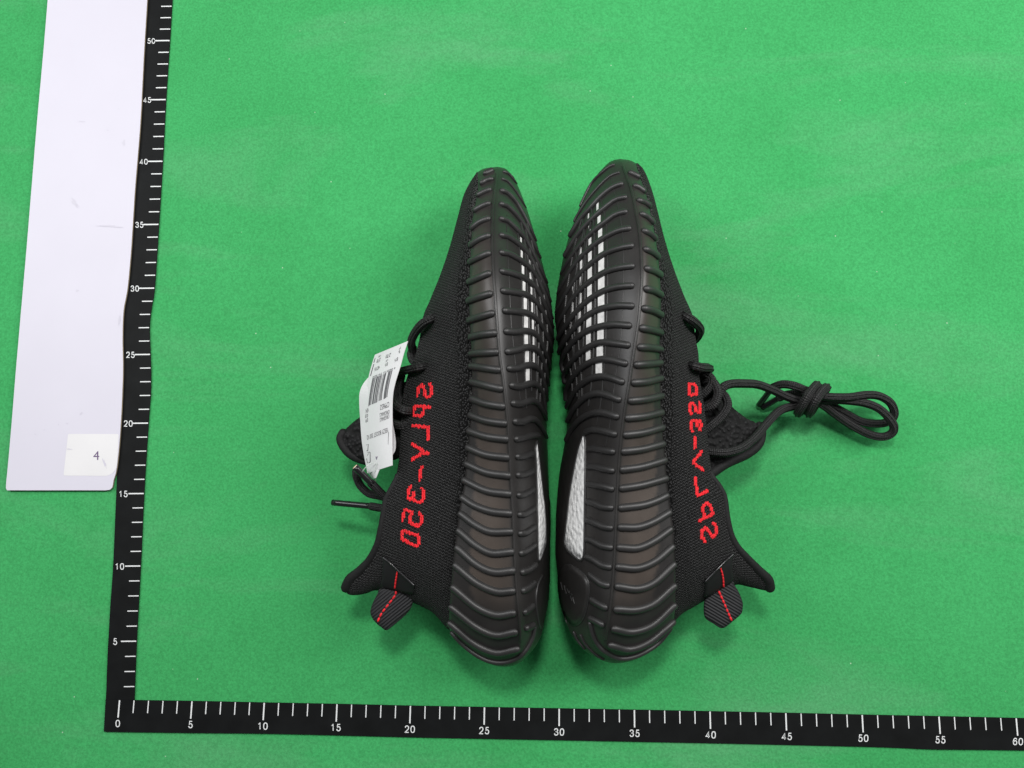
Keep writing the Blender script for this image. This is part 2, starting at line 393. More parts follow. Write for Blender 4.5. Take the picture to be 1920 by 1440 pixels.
# ------------------------------------------------------------------ white board with sticker
bd = thing('white_board', 'long white foam board strip with a small numbered sticker at its end', 'board', un(130, 500, 0)*[1, 1, 0])
BZ = .22
BR = [(213,900),(219,877),(225.7,807),(230.5,703),(229.8,634),(231.8,581.5),(239.2,540),(246.5,460),(253.3,353),(263,233),(270,100),(276,0),(279.5,-60)]
BL = [(11.5,905),(15,870),(22,790),(29,703),(35,634),(39.5,581.5),(43.2,540),(50.2,460),(59,353),(69,233),(81,100),(89.3,0),(94.5,-60)]
BRr = resample(BR, 80); BLr = resample(BL, 80)
out = [(13,919.3),(100,919.3),(199,919.3),(206,918.2),(210.5,914),(212,907)]+[tuple(p) for p in BRr]+[tuple(p) for p in BLr[::-1]]+[(11,914.5)]
out = np.array(out); nO = len(out)
T_ = un(out[:, 0], out[:, 1], np.full(nO, BZ)); Bt = T_.copy(); Bt[:, 2] = .09
nR = len(BRr); base = 6
F = []
for i in range(nR-1):
    r0, r1 = base+i, base+i+1; l0 = base+nR+nR-1-i; l1 = l0-1
    F.append((r0, r1, l1, l0))
F.append(tuple([0, 1, 2, 3, 4, 5, base, base+2*nR-1, nO-1]))
mesh_obj('board_face', T_, F, M_board, bd, smooth=False)
V = np.vstack([T_, Bt]); V[:nO, 2] -= .004
mesh_obj('board_edge', V, [(i, (i+1) % nO, nO+(i+1) % nO, nO+i) for i in range(nO)]+[tuple(range(nO, 2*nO))], M_edge, bd, smooth=False)
st = [(127.5,814.5),(129.5,813.6),(220.5,813.8),(222.6,816),(219.5,868),(217,880),(209,889),(199,892.4),(121,891.8),(119.2,889.6)]
sk = mesh_obj('sticker', [un(*p, BZ+.012) for p in st], [tuple(range(len(st)))], M_sticker, bd, smooth=False)
px_text('numeral', '4', 180.5, 854, 16.5, BZ+.024, M_ink2, sk)
for k, (x, y, a, b_r, an) in enumerate([(232,268,2.6,6,.1),(222,204,1.2,1.6,0),(154,228,6,1,.05),(140,380,3,10,-.6),(204,424,26,1.6,.05),(145,545,3,2,0),(224,600,2,8,.1),(152,775,1.3,3.4,.5),(126,794,1.6,1.4,0),(110,796,1,1.2,0),(83,806,1.4,1,0),(66,814,1.3,1.3,0),(202,244,2.6,1,0),(130,842,5,.8,.1),(196,868,1.6,8,-.3)]):
    q = np.linspace(0, 2*math.pi, 14, endpoint=False)+.1
    rr = 1+.35*rng.standard_normal(14)
    X = a*rr*np.cos(q); Y = b_r*rr*np.sin(q)
    mesh_obj('scuff', un(x+X*math.cos(an)-Y*math.sin(an), y+X*math.sin(an)+Y*math.cos(an), np.full(14, BZ+(.018 if k < 13 else .026))), [tuple(range(14))], M_scuff, bd, smooth=False)

# ------------------------------------------------------------------ sneakers
def ends(t, t0=.13, t1=.24):
    e = np.ones_like(t)
    a = t < t0; e[a] = np.sqrt(np.clip(1-(1-t[a]/t0)**2, 0, 1))
    a = t > 1-t1; e[a] = np.sqrt(np.clip(1-((t[a]-1+t1)/t1)**2, 0, 1))
    return e

class Curve:
    """photo curve x(y), t runs linearly in y from heel (0) to toe (1)"""
    def __init__(s, pts):
        p = np.array(sorted(pts, key=lambda q: -q[1]), float); s.y0, s.y1 = p[0, 1], p[-1, 1]
        s.yy = -p[:, 1]; s.xx = p[:, 0]
    def __call__(s, t):
        y = s.y0+(s.y1-s.y0)*np.asarray(t, float)
        return np.stack([pchip(s.yy, s.xx, -y), y], -1)

def poly_at(pts, n=200):
    P = resample(pts, n); return lambda w: np.stack([np.interp(w, np.linspace(0, 1, n), P[:, k]) for k in (0, 1)], -1)

class Surf:
    """a surface as pixel map + height; find() turns photo pixels into surface parameters"""
    def setup(s, vmax):
        s.vmax = vmax
        t, v = np.meshgrid(np.linspace(.002, .998, 140), np.linspace(0, vmax, 60), indexing='ij')
        s.gt, s.gv = t.ravel(), v.ravel(); s.gp = s.px(s.gt, s.gv)
    def pt(s, t, v):
        p = s.px(t, v); return un(p[..., 0], p[..., 1], s.h(t, v))
    def find(s, P):
        P = np.atleast_2d(np.asarray(P, float))
        k = np.argmin(((s.gp[None]-P[:, None])**2).sum(-1), 1); t, v = s.gt[k].copy(), s.gv[k].copy()
        for _ in range(10):
            p = s.px(t, v); e = 1e-4
            a = (s.px(np.clip(t+e, 0, 1), v)-p)/e; b = (s.px(t, v+e)-p)/e; r = P-p
            det = a[:, 0]*b[:, 1]-a[:, 1]*b[:, 0]; det[np.abs(det) < 1e-6] = 1e-6
            dt = (r[:, 0]*b[:, 1]-r[:, 1]*b[:, 0])/det; dv = (a[:, 0]*r[:, 1]-a[:, 1]*r[:, 0])/det
            t = np.clip(t+np.clip(dt, -.03, .03), .001, .998); v = np.clip(v+np.clip(dv, -.2, .2), .0, s.vmax-.01)
        return t, v
    def on(s, P, off=0.):
        """pixels -> points and normals on the surface"""
        t, v = s.find(P); e = 2e-3
        p = s.pt(t, v); a = s.pt(np.clip(t+e, 0, .999), v)-s.pt(np.clip(t-e, .001, 1), v)
        b = s.pt(t, np.clip(v+5*e, 0, s.vmax))-s.pt(t, np.clip(v-5*e, 0, s.vmax))
        N = np.cross(a, b); N /= np.linalg.norm(N, axis=1)[:, None]+1e-12
        N *= np.where((N*(CC-p)).sum(1) < 0, -1, 1)[:, None]
        return p+N*off, N

class Sole(Surf):
    def __init__(s, B, C, D, heel, toe, nB_h, nB_t, hC, dB):
        s.B, s.C, s.D = Curve(B), Curve(C), Curve(D)
        s.hC, s.dB = hC, dB
        def split(line, k):     # outline from B end to D end, split at index k (seam)
            return poly_at(line[:k+1]), poly_at(line[k:])
        s.oh = split(heel, nB_h); s.ot = split(toe, nB_t)
        s.setup(2.0)
    def lin(s, t, v):
        b, c, d = s.B(t), s.C(t), s.D(t); w = v[..., None]
        return np.where(w < 1, b+(c-b)*w, c+(d-c)*(w-1))
    def out(s, o, v):
        w = v[..., None]; return np.where(w < 1, o[0](np.clip(v, 0, 1)), o[1](np.clip(v-1, 0, 1)))
    def px(s, t, v):
        t = np.asarray(t, float); v = np.asarray(v, float); P = s.lin(t, v)
        k0 = np.clip(1-t/.10, 0, 1)**2; k1 = np.clip(1-(1-t)/.07, 0, 1)**2
        P = P+k0[..., None]*(s.out(s.oh, v)-s.lin(0*t, v))+k1[..., None]*(s.out(s.ot, v)-s.lin(0*t+1, v))
        return P
    def edge(s, t): return 4.3-.6*np.asarray(t)
    def top(s, t, v):
        hc = pchip(*s.hC, t); hb = hc-pchip(*s.dB, t); hd = .30*hc
        w = np.clip(v-1, 0, 1)
        return np.where(v < 1, hb+(hc-hb)*np.sin(np.clip(v, 0, 1)*math.pi/2)**.9, hd+(hc-hd)*np.clip(1-w**1.45, 0, 1)**.72)
    def h(s, t, v):
        e = ends(np.asarray(t, float)); return s.edge(t)*(1-e)+s.top(t, v)*e

class Upper(Surf):
    def __init__(s, sole, A, heel, top_y, th0, th1, hA):
        s.s = sole; s.A = Curve(A); s.ho = poly_at(heel); s.tc = (th0, th1); s.hA = hA
        s.setup(1.0)
    def base(s, t):
        b, c = s.s.B(t), s.s.C(t); d = c-b; return b+d/np.linalg.norm(d, axis=-1)[..., None]*6*np.clip((1-t)/.05, 0, 1)[..., None]
    def lin(s, t, v):
        b, a = s.base(t), s.A(t); return b+(a-b)*v[..., None]
    def px(s, t, v):
        t = np.asarray(t, float); v = np.asarray(v, float)
        k0 = np.clip(1-t/.16, 0, 1)**2
        return s.lin(t, v)+k0[..., None]*(s.ho(v)-s.lin(0*t, v))
    def openness(s, t):
        return np.clip((s.tc[1]-t)/(s.tc[1]-s.tc[0]), 0, 1)
    def h(s, t, v):
        t = np.asarray(t, float); e = ends(t, .15, .20); op = s.openness(t); op = op*op*(3-2*op)
        hb = pchip(*s.s.hC, t)-pchip(*s.s.dB, t)-.22
        ha = pchip(*s.hA, t)
        vv = np.clip(v, 0, 1)
        closed = ha+(hb-ha)*np.sqrt(np.clip(1-vv**2.1, 0, 1)); opn = hb+(ha-hb)*vv**1.4+.35*np.sin(vv*math.pi)
        return s.s.edge(t)*(1-e)+(closed*(1-op)+opn*op)*e

def tspace(n):
    x = np.linspace(0, 1, n); return .5-.5*np.cos(np.pi*x)*.55-.225*(1-2*x)   # denser at the ends

def build_sole(s, parent, nt=190):
    t = tspace(nt); t = np.clip((t-t[0])/(t[-1]-t[0]), 0, 1)
    v = np.concatenate([np.linspace(0, 1, 26), 1+np.sin(np.linspace(0, math.pi/2, 44))[1:]])
    T, Vv = np.meshgrid(t, v, indexing='ij'); P = s.pt(T, Vv)
    e = ends(t)
    lip = P[:, :1].copy(); lip[..., 2] -= .45*e[:, None]
    lip2 = P[:, :1].copy(); lip2[..., 2] -= 1.2*e[:, None]; cxy = P[:, 20:21]-P[:, :1]; lip2[..., :2] += .3*cxy[..., :2]
    under = []
    for w in (.012, .035, .07, .12, .2, .35, .6, .85, 1.0):
        q = P[:, -1]+(P[:, 0]-P[:, -1])*w; hd = P[:, -1, 2]
        k = max(0, 1-w/.16)
        lo = s.edge(t)*(1-e)+.12*e
        q[:, 2] = lo+(hd-lo)*(1-math.sqrt(max(0, 1-k*k)))
        under.append(q)
    G = np.concatenate([lip2, lip, P, np.stack(under, 1)], 1)
    m = G.shape[1]
    # brown where the inner foam shows through the smoky side wall
    def sm(a, b, x): q = np.clip((x-a)/(b-a), 0, 1); return q*q*(3-2*q)
    tint = np.zeros((nt, m))
    lowedge = np.interp(t, [0, .1, .3, .5, .7, 1], [.36, .30, .22, .16, .12, .1])[:, None]
    jig = .03*np.sin(t*160)[:, None]
    fx = sm(lowedge-.02+jig, lowedge+.035+jig, v[None, :])*(1-.45*sm(.6, .95, v[None, :]))*(1-sm(.90, .98, v[None, :]))
    ft = .8*(sm(.05, .16, t)*(1-.45*sm(.30, .55, t))*(1-.8*sm(.75, .95, t)))[:, None]
    tint[:, 2:2+len(v)] = fx*ft
    uv = np.stack([np.repeat(t[:, None]*30, m, 1), np.repeat(np.arange(m)[None]/m*14, nt, 0)], -1).reshape(-1, 2)
    return mesh_obj('sole', G.reshape(-1, 3), grid_faces(nt, m, False, True), M_sole, parent, uv=uv, attrs={'tint': tint.ravel()})

def build_upper(s, parent, nt=170, nv=46):
    t = np.clip((tspace(nt)-tspace(nt)[0])/(tspace(nt)[-1]-tspace(nt)[0]), 0, 1)
    v = np.sin(np.linspace(0, math.pi/2, nv))*.5+np.linspace(0, 1, nv)*.5
    T, Vv = np.meshgrid(t, v, indexing='ij'); P = s.pt(T, Vv)
    e = ends(t, .15, .20); op = s.openness(t); op = op*op*(3-2*op)
    edge = s.s.edge(t)
    lo_mid = edge[:, None]*(1-e[:, None])+.18*e[:, None]
    # medial half, mirrored in height: rests on the cloth, rises to the opening
    ha = P[:, -1, 2]; loA = np.minimum(ha, (edge*(1-e)+(1.5*op+(pchip(*s.hA, t)-.15)*(1-op))*e))
    Q = P.copy()
    prof = (v**3.0)[None]; Q[..., 2] = np.minimum(P[..., 2], lo_mid+(loA[:, None]-lo_mid)*prof)
    # bridge over the top edge: dips into the shoe where it is open
    A0, A1 = P[:, -1], Q[:, -1]; inw = s.s.B(t); B0 = un(inw[:, 0], inw[:, 1], A0[:, 2]); d = B0-A0; d[:, 2] = 0
    Ld = np.linalg.norm(d, axis=1)[:, None]+1e-6; d /= Ld
    dip = (op*e**2*np.minimum(5.0, .75*Ld[:, 0]))[:, None]
    br = []
    for w, k, hh in ((.05, .12, .05), (.1, .35, .10), (.18, .7, .18), (.3, .95, .3), (.5, 1, .5), (.7, .95, .7), (.85, .6, .84), (.95, .2, .93)):
        q = A0+(A1-A0)*hh+d*dip*k; br.append(q)
    G = np.concatenate([P, np.stack(br, 1), Q[:, ::-1]], 1); m = G.shape[1]
    dist = np.linalg.norm(np.diff(P, axis=1), axis=2).cumsum(1); dist = np.concatenate([np.zeros((nt, 1)), dist], 1)
    ln = np.concatenate([[0], np.linalg.norm(np.diff(P[:, 12], axis=0), axis=1).cumsum()])
    full = np.concatenate([dist, np.repeat(dist[:, -1:], len(br), 1)+np.arange(1, len(br)+1)*.5, dist[:, ::-1]+9], 1)
    uv = np.stack([np.repeat(ln[:, None], m, 1), full], -1).reshape(-1, 2)
    bw = np.interp(t, [0, .1, .3, .55, .75, .9, 1], [.0, .05, .5, 1.2, 1.15, .9, .6])[:, None]
    band = np.where(full < 8.5, np.clip(.5+(bw-full)*1.6, 0, 1), 0); band[:, nv:] = 0
    F = grid_faces(nt, m)
    return mesh_obj('upper', G.reshape(-1, 3), F, M_knit, parent, uv=uv, attrs={'band': band.ravel()})

def surf_rib(name, s, pts, r, mat, parent, n=16, flat=.9, lift=.16, seg=12, ext=False):
    """raised moulded rib lying on a surface, its path given in photo pixels"""
    p = resample(pts, n); P, N = s.on(p, 0); rr = np.full(n, r)
    if ext:
        t, v = s.find(p); k = np.clip((t[-1]-t[-4])/max(v[-1]-v[-4], .02), -1.1, .0)
        if v[-1] < 1.96:
            vv = np.linspace(v[-1], 1.985, 12)[1:]
            tt = np.clip(t[-1]+k*1.15*(vv-v[-1]), .01, .99)
            P2 = s.pt(tt, vv); N2 = s.on(s.px(tt, vv), 0)[1]
            P = np.vstack([P, P2]); N = np.vstack([N, N2]); v = np.concatenate([v, vv])
            rr = r*np.interp(v, [1.6, 1.9, 1.99], [1, .8, .5])
    return tube(name, P+N*(rr*lift)[:, None], rr, mat, parent, seg=seg, taper=1, flat=flat, up=N)

def surf_patch(name, s, poly, off, mat, parent, n=60, rings=6, dome=0.):
    O = resample(poly, n, closed=True, smooth=len(poly) > 5); c = O.mean(0)
    rows = []
    for k in np.linspace(1, 0.02, rings):
        P, N = s.on(c+(O-c)*k, off); rows.append(P+N*dome*(1-k*k))
    P, N = s.on(c+(O-c), -.05)
    V = np.vstack([P]+rows); return mesh_obj(name, V, grid_faces(rings+1, n, False, True)+[tuple(range(rings*n, rings*n+n))], mat, parent)

def pillow(name, poly, hf, thick, mat, parent, n=72, rings=9, pw=2., uvdir=None):
    """soft flat pad: outline in pixels, mid height hf(px,py), thickness in cm"""
    O = resample(poly, n, closed=True); c = O.mean(0); R = []; L = []; uv = []
    ks = np.sin(np.linspace(math.pi/2, .03, rings))
    for k in ks:
        p = c+(O-c)*k; hm = hf(p[:, 0], p[:, 1]); th = thick/2*max(0, 1-k**pw)**(1/pw)
        R.append(un(p[:, 0], p[:, 1], hm+th)); q = un(p[:, 0], p[:, 1], hm); q[:, 2] -= th; L.append(q)
        if uvdir is not None: uv.append((p-c)@np.array(uvdir).T/32)
    V = np.vstack(R+L); m = len(R)*n
    F = grid_faces(rings, n, False, True)+[(b+m, a+m, d+m, c2+m) for a, b, c2, d in [(f[1], f[0], f[3], f[2]) for f in grid_faces(rings, n, False, True)]]
    F += [tuple(range((rings-1)*n, rings*n)), tuple(m+k for k in range((rings-1)*n, rings*n))[::-1]]
    F += [(i, (i+1) % n, m+(i+1) % n, m+i) for i in range(n)] if pw > 2.5 else []
    return mesh_obj(name, V, F, mat, parent, uv=(np.vstack(uv+uv) if uvdir is not None else None))

def stitches(name, s, strokes, parent, w=2.8, dx=3.1, dy=2.5):
    """knitted letter: every stitch leg inside the stroke is a slanted lozenge on the surface"""
    pts = []
    seg = [resample(st, 60, smooth=False) for st in strokes]; A = np.vstack(seg)
    x0, y0 = A.min(0)-6; x1, y1 = A.max(0)+6
    i = 0
    for gx_ in np.arange(x0, x1, dx):
        for gy_ in np.arange(y0+(i % 2)*dy*.25, y1, dy):
            if np.sqrt(((A-[gx_, gy_])**2).sum(1).min()) < w: pts.append((gx_, gy_, 1 if i % 2 else -1))
        i += 1
    pts = np.array(pts); V = []; F = []
    c, N = s.on(pts[:, :2], .01)
    a = .62*pts[:, 2]
    ux, N1 = s.on(pts[:, :2]+np.stack([np.sin(a), np.cos(a)], 1)*1.5, .01)
    U = ux-c; U /= np.linalg.norm(U, axis=1)[:, None]+1e-9; Wd = np.cross(N, U)
    for k in range(len(pts)):
        b = len(V); l = .080+.012*rng.random(); wd = .050; hh = .055
        j = rng.normal(0, .006, 3)
        ring = [(math.cos(q)*l, math.sin(q)*wd) for q in np.linspace(0, 2*math.pi, 8, endpoint=False)]
        for p, q in ring: V.append(c[k]+j+U[k]*p+Wd[k]*q-N[k]*.02)
        for p, q in ring: V.append(c[k]+j+U[k]*p*.72+Wd[k]*q*.7+N[k]*hh*.7)
        V.append(c[k]+j+N[k]*hh)
        for q in range(8):
            F += [(b+q, b+(q+1) % 8, b+8+(q+1) % 8, b+8+q), (b+8+q, b+8+(q+1) % 8, b+16)]
    return mesh_obj(name, V, F, M_red, parent)

def edge_thread(s, parent, n=420):
    t = np.sort(rng.uniform(.36, .97, n)); t = t[rng.random(n) < .35+.65*(np.sin(t*90)*.5+.5)]
    p = s.s.B(t)+np.stack([rng.normal(0, .9, len(t)), rng.normal(0, .8, len(t))], 1)
    sg = np.sign(s.A(t)[:, 0]-s.s.C(t)[:, 0]); p[:, 0] += sg*1.6
    P, N = s.on(p, .02); V = []; F = []
    for k in range(len(t)):
        b = len(V); a = rng.uniform(0, 6.28); d = np.array([math.cos(a), math.sin(a), 0])*rng.uniform(.03, .07); e = np.array([-d[1], d[0], 0])*.45
        V += [P[k]-d, P[k]-e, P[k]+d, P[k]+e, P[k]+N[k]*.05]
        F += [(b, b+1, b+4), (b+1, b+2, b+4), (b+2, b+3, b+4), (b+3, b, b+4)]
    o = mesh_obj('edge_thread', V, F, M_thread, parent); o['kind'] = 'stuff'
    return o

def red_stitch(parent, pts, hf, n):
    p = resample(pts, n*6); h = hf(p[:, 0], p[:, 1])
    for k in range(n):
        q = p[k*6:k*6+4]; hh = h[k*6:k*6+4]+.03*np.sin(np.linspace(0, math.pi, 4))
        tube('stitch', un(q[:, 0], q[:, 1], hh), .07, M_red, parent, seg=8, taper=1)

def lace(parent, pts, r=.255, n=None, ridges=7, name='lace'):
    """pts: (px,py,height)"""
    w = un(*np.array(pts, float).T); n = n or max(16, int(len(pts)*9))
    return tube(name, resample(w, n), r, M_cord, parent, seg=36, ridges=ridges, taper=1)

def cr(o, pts, s=4.2353): return [(o[0]+x/s, o[1]+y/s) for x, y in pts]

def cells(s, ribs, parent, cols, half, gap=6.2):
    """white foam squares seen between neighbouring ribs, along photo columns"""
    R = [resample(r, 80) for r in ribs]
    def y_on(k, x):
        a = R[k]; i = np.argsort(a[:, 0]); return np.interp(x, a[i, 0], a[i, 1])
    for (x, y, w) in cols:
        for k in range(len(R)-1):
            if y_on(k, x) < y < y_on(k+1, x):
                q = [(x-w, y_on(k, x-w)+gap), (x+w, y_on(k, x+w)+gap), (x+w, y_on(k+1, x+w)-gap), (x-w, y_on(k+1, x-w)-gap)]
                if q[2][1] > q[1][1]+1 and q[3][1] > q[0][1]+1:
                    P, N = s.on(q, .025); P2, N = s.on(q, -.03)
                    mesh_obj('foam_cell', np.vstack([P, P2]), [(0, 1, 2, 3)]+[(a, (a+1) % 4, 4+(a+1) % 4, 4+a) for a in range(4)], M_foamcell, parent, smooth=False)
                break

# ===================== first sneaker (tag side) =====================
b1, b3, b5 = (780, 280), (780, 600), (780, 920)
LB = [(843,1182),(841.9,1163),(843.8,1125),(847.3,1085),(850.8,1043),(855.6,1002.6),(861.5,955),(868.5,919),(875.6,860),(880.4,808),(884,765),(885,718),(883.9,671),(881.5,620),(879,563),(880.4,516),(882.7,469),(885,417),(891,379),(895.7,348.5),(895.7,322.5)]
LC = [(965,1246),(974.8,1168),(970,1120.7),(966.5,1073.5),(964,1026),(961.8,974),(959.5,934),(958.3,907),(955,848),(952.4,800.7),(947.6,753.5),(943,713),(937,671),(933,620),(929,563),(925,504),(923,457),(922.9,410),(927.6,362.6),(933.5,312.6)]
LC = [(979,1242),(977,1208)]+LC[1:]
LD = [(1020.8,1161),(1026.8,1137),(1030.3,1109),(1031.5,1073.5),(1031.5,1026),(1032.5,979),(1032,943),(1030,930.6),(1028,883),(1026.7,836),(1025,789),(1026.7,753.5),(1030.3,713),(1035,671),(1038.8,635),(1038.5,620),(1036,587),(1031.5,551.5),(1023,516),(1012.6,478),(1000.8,433.5),(990,398),(978,365),(964,332)]
Lheel = [(843,1182),(858,1201),(879,1220),(898,1234),(921.7,1246),(945.3,1250),(965,1247),(979,1240),(990,1229),(1006.7,1208),(1016,1187),(1020.8,1161)]
Ltoe = [(895.7,322.5),(903,318),(912,315),(933.5,312.6),(942,314.5),(950,318),(964,332)]
solL = Sole(LB, LC, LD, Lheel, Ltoe, 7, 3,
            ([0, .06, .15, .35, .55, .7, .82, .92, 1], [7.6, 7.9, 8.2, 8.6, 9.6, 9.9, 9.4, 8.4, 7]), ([0, .2, .4, .6, .8, 1], [.7, .8, 1.1, 1.4, 1.3, .9]))
LA = [(646.5,1101),(654,1084),(673,1068),(692,1046.5),(706,1018),(712,990),(717,959),(721,935.5),(732,914),(742,893),(748,860),(750,820),(752,780),(756,735),(764,705),(776,673),(786,638),(793,595),(806,563),(825,516),(842.6,464),(858,407.5),(869.7,365),(881.5,341.4),(894,322.5)]
LhU = [(849,1183),(841,1181),(812.5,1150),(793.6,1139),(765,1126),(735,1112),(706,1107),(687,1112.5),(668.5,1116),(652,1114),(646.5,1101)]
hA = ([0, .1, .25, .4, .55, .66, .8, 1], [5.0, 6.0, 6.4, 6.2, 5.6, 4.9, 4.3, 3.7])
upL = Upper(solL, LA, LhU, 0, .60, .70, hA)

sA = thing('sneaker', 'black knit sneaker lying on its side with the white paper tag at its laces', 'sneaker', (24.5, 19, 0), 'pair of black sneakers')
sole = build_sole(solL, sA); upper = build_upper(upL, sA)

side = [cr(b1, q) for q in ([(598,172),(555,192)], [(595,240),(560,250),(528,268)], [(580,325),(545,340),(503,362)], [(572,435),(525,455),(478,482)], [(570,555),(510,580),(453,622)], [(570,690),(510,715),(443,758)], [(572,830),(505,860),(437,893)], [(575,990),(505,1020),(430,1052)], [(585,1150),(505,1175),(424,1203)], [(600,1305),(515,1330),(428,1358)])]
side += [cr(b3, q) for q in ([(620,105),(530,115),(442,135)], [(635,255),(545,260),(445,268)], [(650,395),(555,382),(442,368)], [(668,545),(560,520),(448,493)], [(685,685),(560,665),(448,628)], [(700,820),(560,800),(438,758)], [(712,945),(560,925),(428,883)], [(718,1090),(560,1070),(418,1015)], [(730,1235),(560,1210),(408,1145)], [(735,1380),(560,1355),(388,1275)])]
side += [cr(b5, q) for q in ([(740,180),(600,165),(470,120),(375,60)], [(748,325),(590,325),(470,270),(360,188)], [(755,485),(600,495),(470,430),(345,322)], [(765,635),(620,645),(480,585),(333,457)], [(765,795),(640,800),(480,730),(318,597)], [(770,970),(640,985),(480,920),(300,772)], [(785,1120),(640,1145),(480,1080),(285,928)], [(800,1255),(640,1285),(460,1210),(275,1055)])]
for q in side: surf_rib('rib', solL, q, .235, M_rib, sole)
bot = [cr(b1, q) for q in ([(700,180),(740,200),(790,260)], [(690,238),(730,258),(790,330),(840,410)], [(685,332),(725,350),(790,420),(850,520),(890,600)], [(680,438),(720,452),(790,520),(850,600),(900,690),(940,770)], [(680,555),(720,568),(790,632),(860,710),(910,800),(960,900)], [(680,685),(725,695),(800,745),(870,815),(920,890),(980,1010)], [(680,822),(730,830),(820,880),(900,950),(960,1030),(1020,1160)], [(682,970),(740,982),(830,1012),(900,1058),(965,1130),(1040,1290)], [(690,1125),(750,1132),(850,1150),(920,1190),(985,1270),(1050,1400)], [(705,1282),(780,1288),(870,1300),(940,1340),(1000,1420),(1060,1540)])]
bot += [cr(b3, q) for q in ([(715,90),(780,95),(870,88),(940,112),(985,180),(1040,310)], [(725,250),(790,240),(880,217),(945,235),(990,295),(1030,420)], [(738,385),(800,385),(880,360),(940,368),(985,425),(1020,540)], [(757,520),(820,530),(900,505),(955,518),(1000,590),(1020,690)], [(768,660),(830,665),(910,640),(960,662),(1010,745)], [(782,805),(840,810),(905,785),(955,805),(1010,885)], [(792,945),(850,938),(910,920),(965,918)], [(802,1085),(850,1085),(900,1068),(945,1060)], [(807,1230),(850,1228),(900,1212),(948,1190)], [(812,1390),(850,1388),(900,1365),(950,1330)])]
bot += [cr(b5, q) for q in ([(820,190),(860,188),(910,160),(958,125)], [(825,340),(865,338),(910,310),(960,272)], [(832,495),(865,488),(915,455),(962,418)], [(842,645),(880,638),(925,610),(965,572)], [(848,792),(880,780),(920,750),(952,718)], [(862,962),(890,945),(935,905)], [(877,1090),(905,1082),(938,1060)])]
for k, q in enumerate(bot): surf_rib('rib', solL, q if k < 17 else resample(q, 40)[:32], .12 if k < 2 else .22 if k < 16 else .205, M_rib, sole, ext=k < 16)
surf_rib('heel_rim', solL, cr(b5, [(938,1085),(925,1160),(880,1250),(810,1325),(700,1362),(590,1352),(480,1300),(370,1215),(290,1130)]), .17, M_rib, sole, n=40)
surf_rib('seam', solL, [tuple(solL.C(np.array([k]))[0]) for k in np.linspace(.045, .985, 40)], .085, M_sole, sole, n=90); surf_rib('seam_groove', solL, [tuple(solL.C(np.array([k]))[0]+np.array([-1.4, 0])) for k in np.linspace(.045, .985, 40)], .024, M_groove, sole, n=90, lift=1.6)
def grid_bars(s, parent, lines, far, t0, t1):
    for q, r in lines: surf_rib('grid_bar', s, q, r, M_rib, parent, n=60, seg=8, lift=.1)
    for v in far:
        t = np.linspace(t0, t1, 50); P = s.px(t, np.full(50, v)); surf_rib('grid_bar', s, P, .085, M_rib, parent, n=60, seg=8, lift=.15)
grid_bars(solL, sole, [(cr(b1, [(722,520),(720,650),(730,850),(742,1100),(757,1400)])+cr(b3, [(768,150),(795,400),(830,650)]), .035),
    (cr(b1, [(806,640),(815,750),(828,900),(838,1100),(848,1370)])+cr(b3, [(851,100),(858,290),(866,480),(876,700)]), .05),
    (cr(b1, [(853,660),(860,760),(873,950),(884,1150),(896,1370)])+cr(b3, [(898,50),(902,200),(908,350),(915,560)]), .075),
    (cr(b1, [(905,800),(918,950),(930,1100),(940,1300),(944,1400)])+cr(b3, [(945,50),(950,250),(955,420),(958,560)]), .075)], (1.72, 1.80, 1.88), .50, .90)
cl = [(x, y, min(3.3, 1.2+.4*k)) for k, (x, y) in enumerate( cr(b1, [(832,745),(838,858),(848,975),(856,1100),(866,1235),(871,1370)])+cr(b3, [(873,20),(873,150),(880,290),(885,432)]))]
cl += [(x, y, 1.3) for x, y in cr(b1, [(899,930),(908,1040),(915,1155),(921,1283),(926,1405)])+cr(b3, [(928,50),(932,185),(935,318)])]
cells(solL, bot, sole, cl, 0)
winL = [(1006.5,826.7),(1010,855),(1013.8,888),(1018,926),(1020.5,945),(1023,979),(1023.5,1009.7),(1020.5,1028.6),(1010,1054),(1008,1026),(1007.6,979),(1006.5,920),(1004.8,871.5),(1003.8,841)]
surf_patch('foam_window', solL, winL, .03, M_foam, sole, 70)
surf_rib('window_frame', solL, winL+winL[:1], .07, M_rib, sole, n=80, lift=.1)
surf_rib('emblem_rim', solL, [(1016,1080),(1009,1093),(1005.5,1109),(1004.5,1132),(1009.5,1166),(1013.5,1177)], .09, M_rib, sole, n=24)

l1, l2 = (740, 700), (740, 860)
def L8(o, q): return [(o[0]+x/8, o[1]+y/8) for x, y in q]
for st in ([L8(l1, [(340,345),(355,220),(415,170),(445,250),(455,330),(490,365),(545,330),(560,240),(530,160)])],
           [L8(l1, [(525,510),(400,500),(310,490),(285,560),(290,630),(390,650),(430,600),(440,530)])],
           [L8(l1, [(265,785),(400,800),(510,810),(505,900),(500,985)])],
           [L8(l1, [(265,1060),(340,1110),(410,1150),(430,1195),(510,1200)]), L8(l1, [(430,1195),(330,1250),(260,1295)])],
           [L8(l2, [(405,125),(385,220),(370,315)])],
           [L8(l2, [(245,410),(205,490),(195,580),(225,620),(270,590),(290,510)]), L8(l2, [(270,600),(340,650),(390,660),(430,600),(435,500),(415,450)])],
           [L8(l2, [(118,930),(130,840),(155,765),(210,785),(275,810),(225,880),(220,950),(280,985),(350,1010),(400,960),(410,890),(370,820)])],
           [L8(l2, [(100,1150),(130,1080),(230,1120),(340,1150),(370,1210),(350,1290),(310,1310),(210,1260),(120,1210),(100,1150)])]):
    stitches('letter', upL, st, upper)

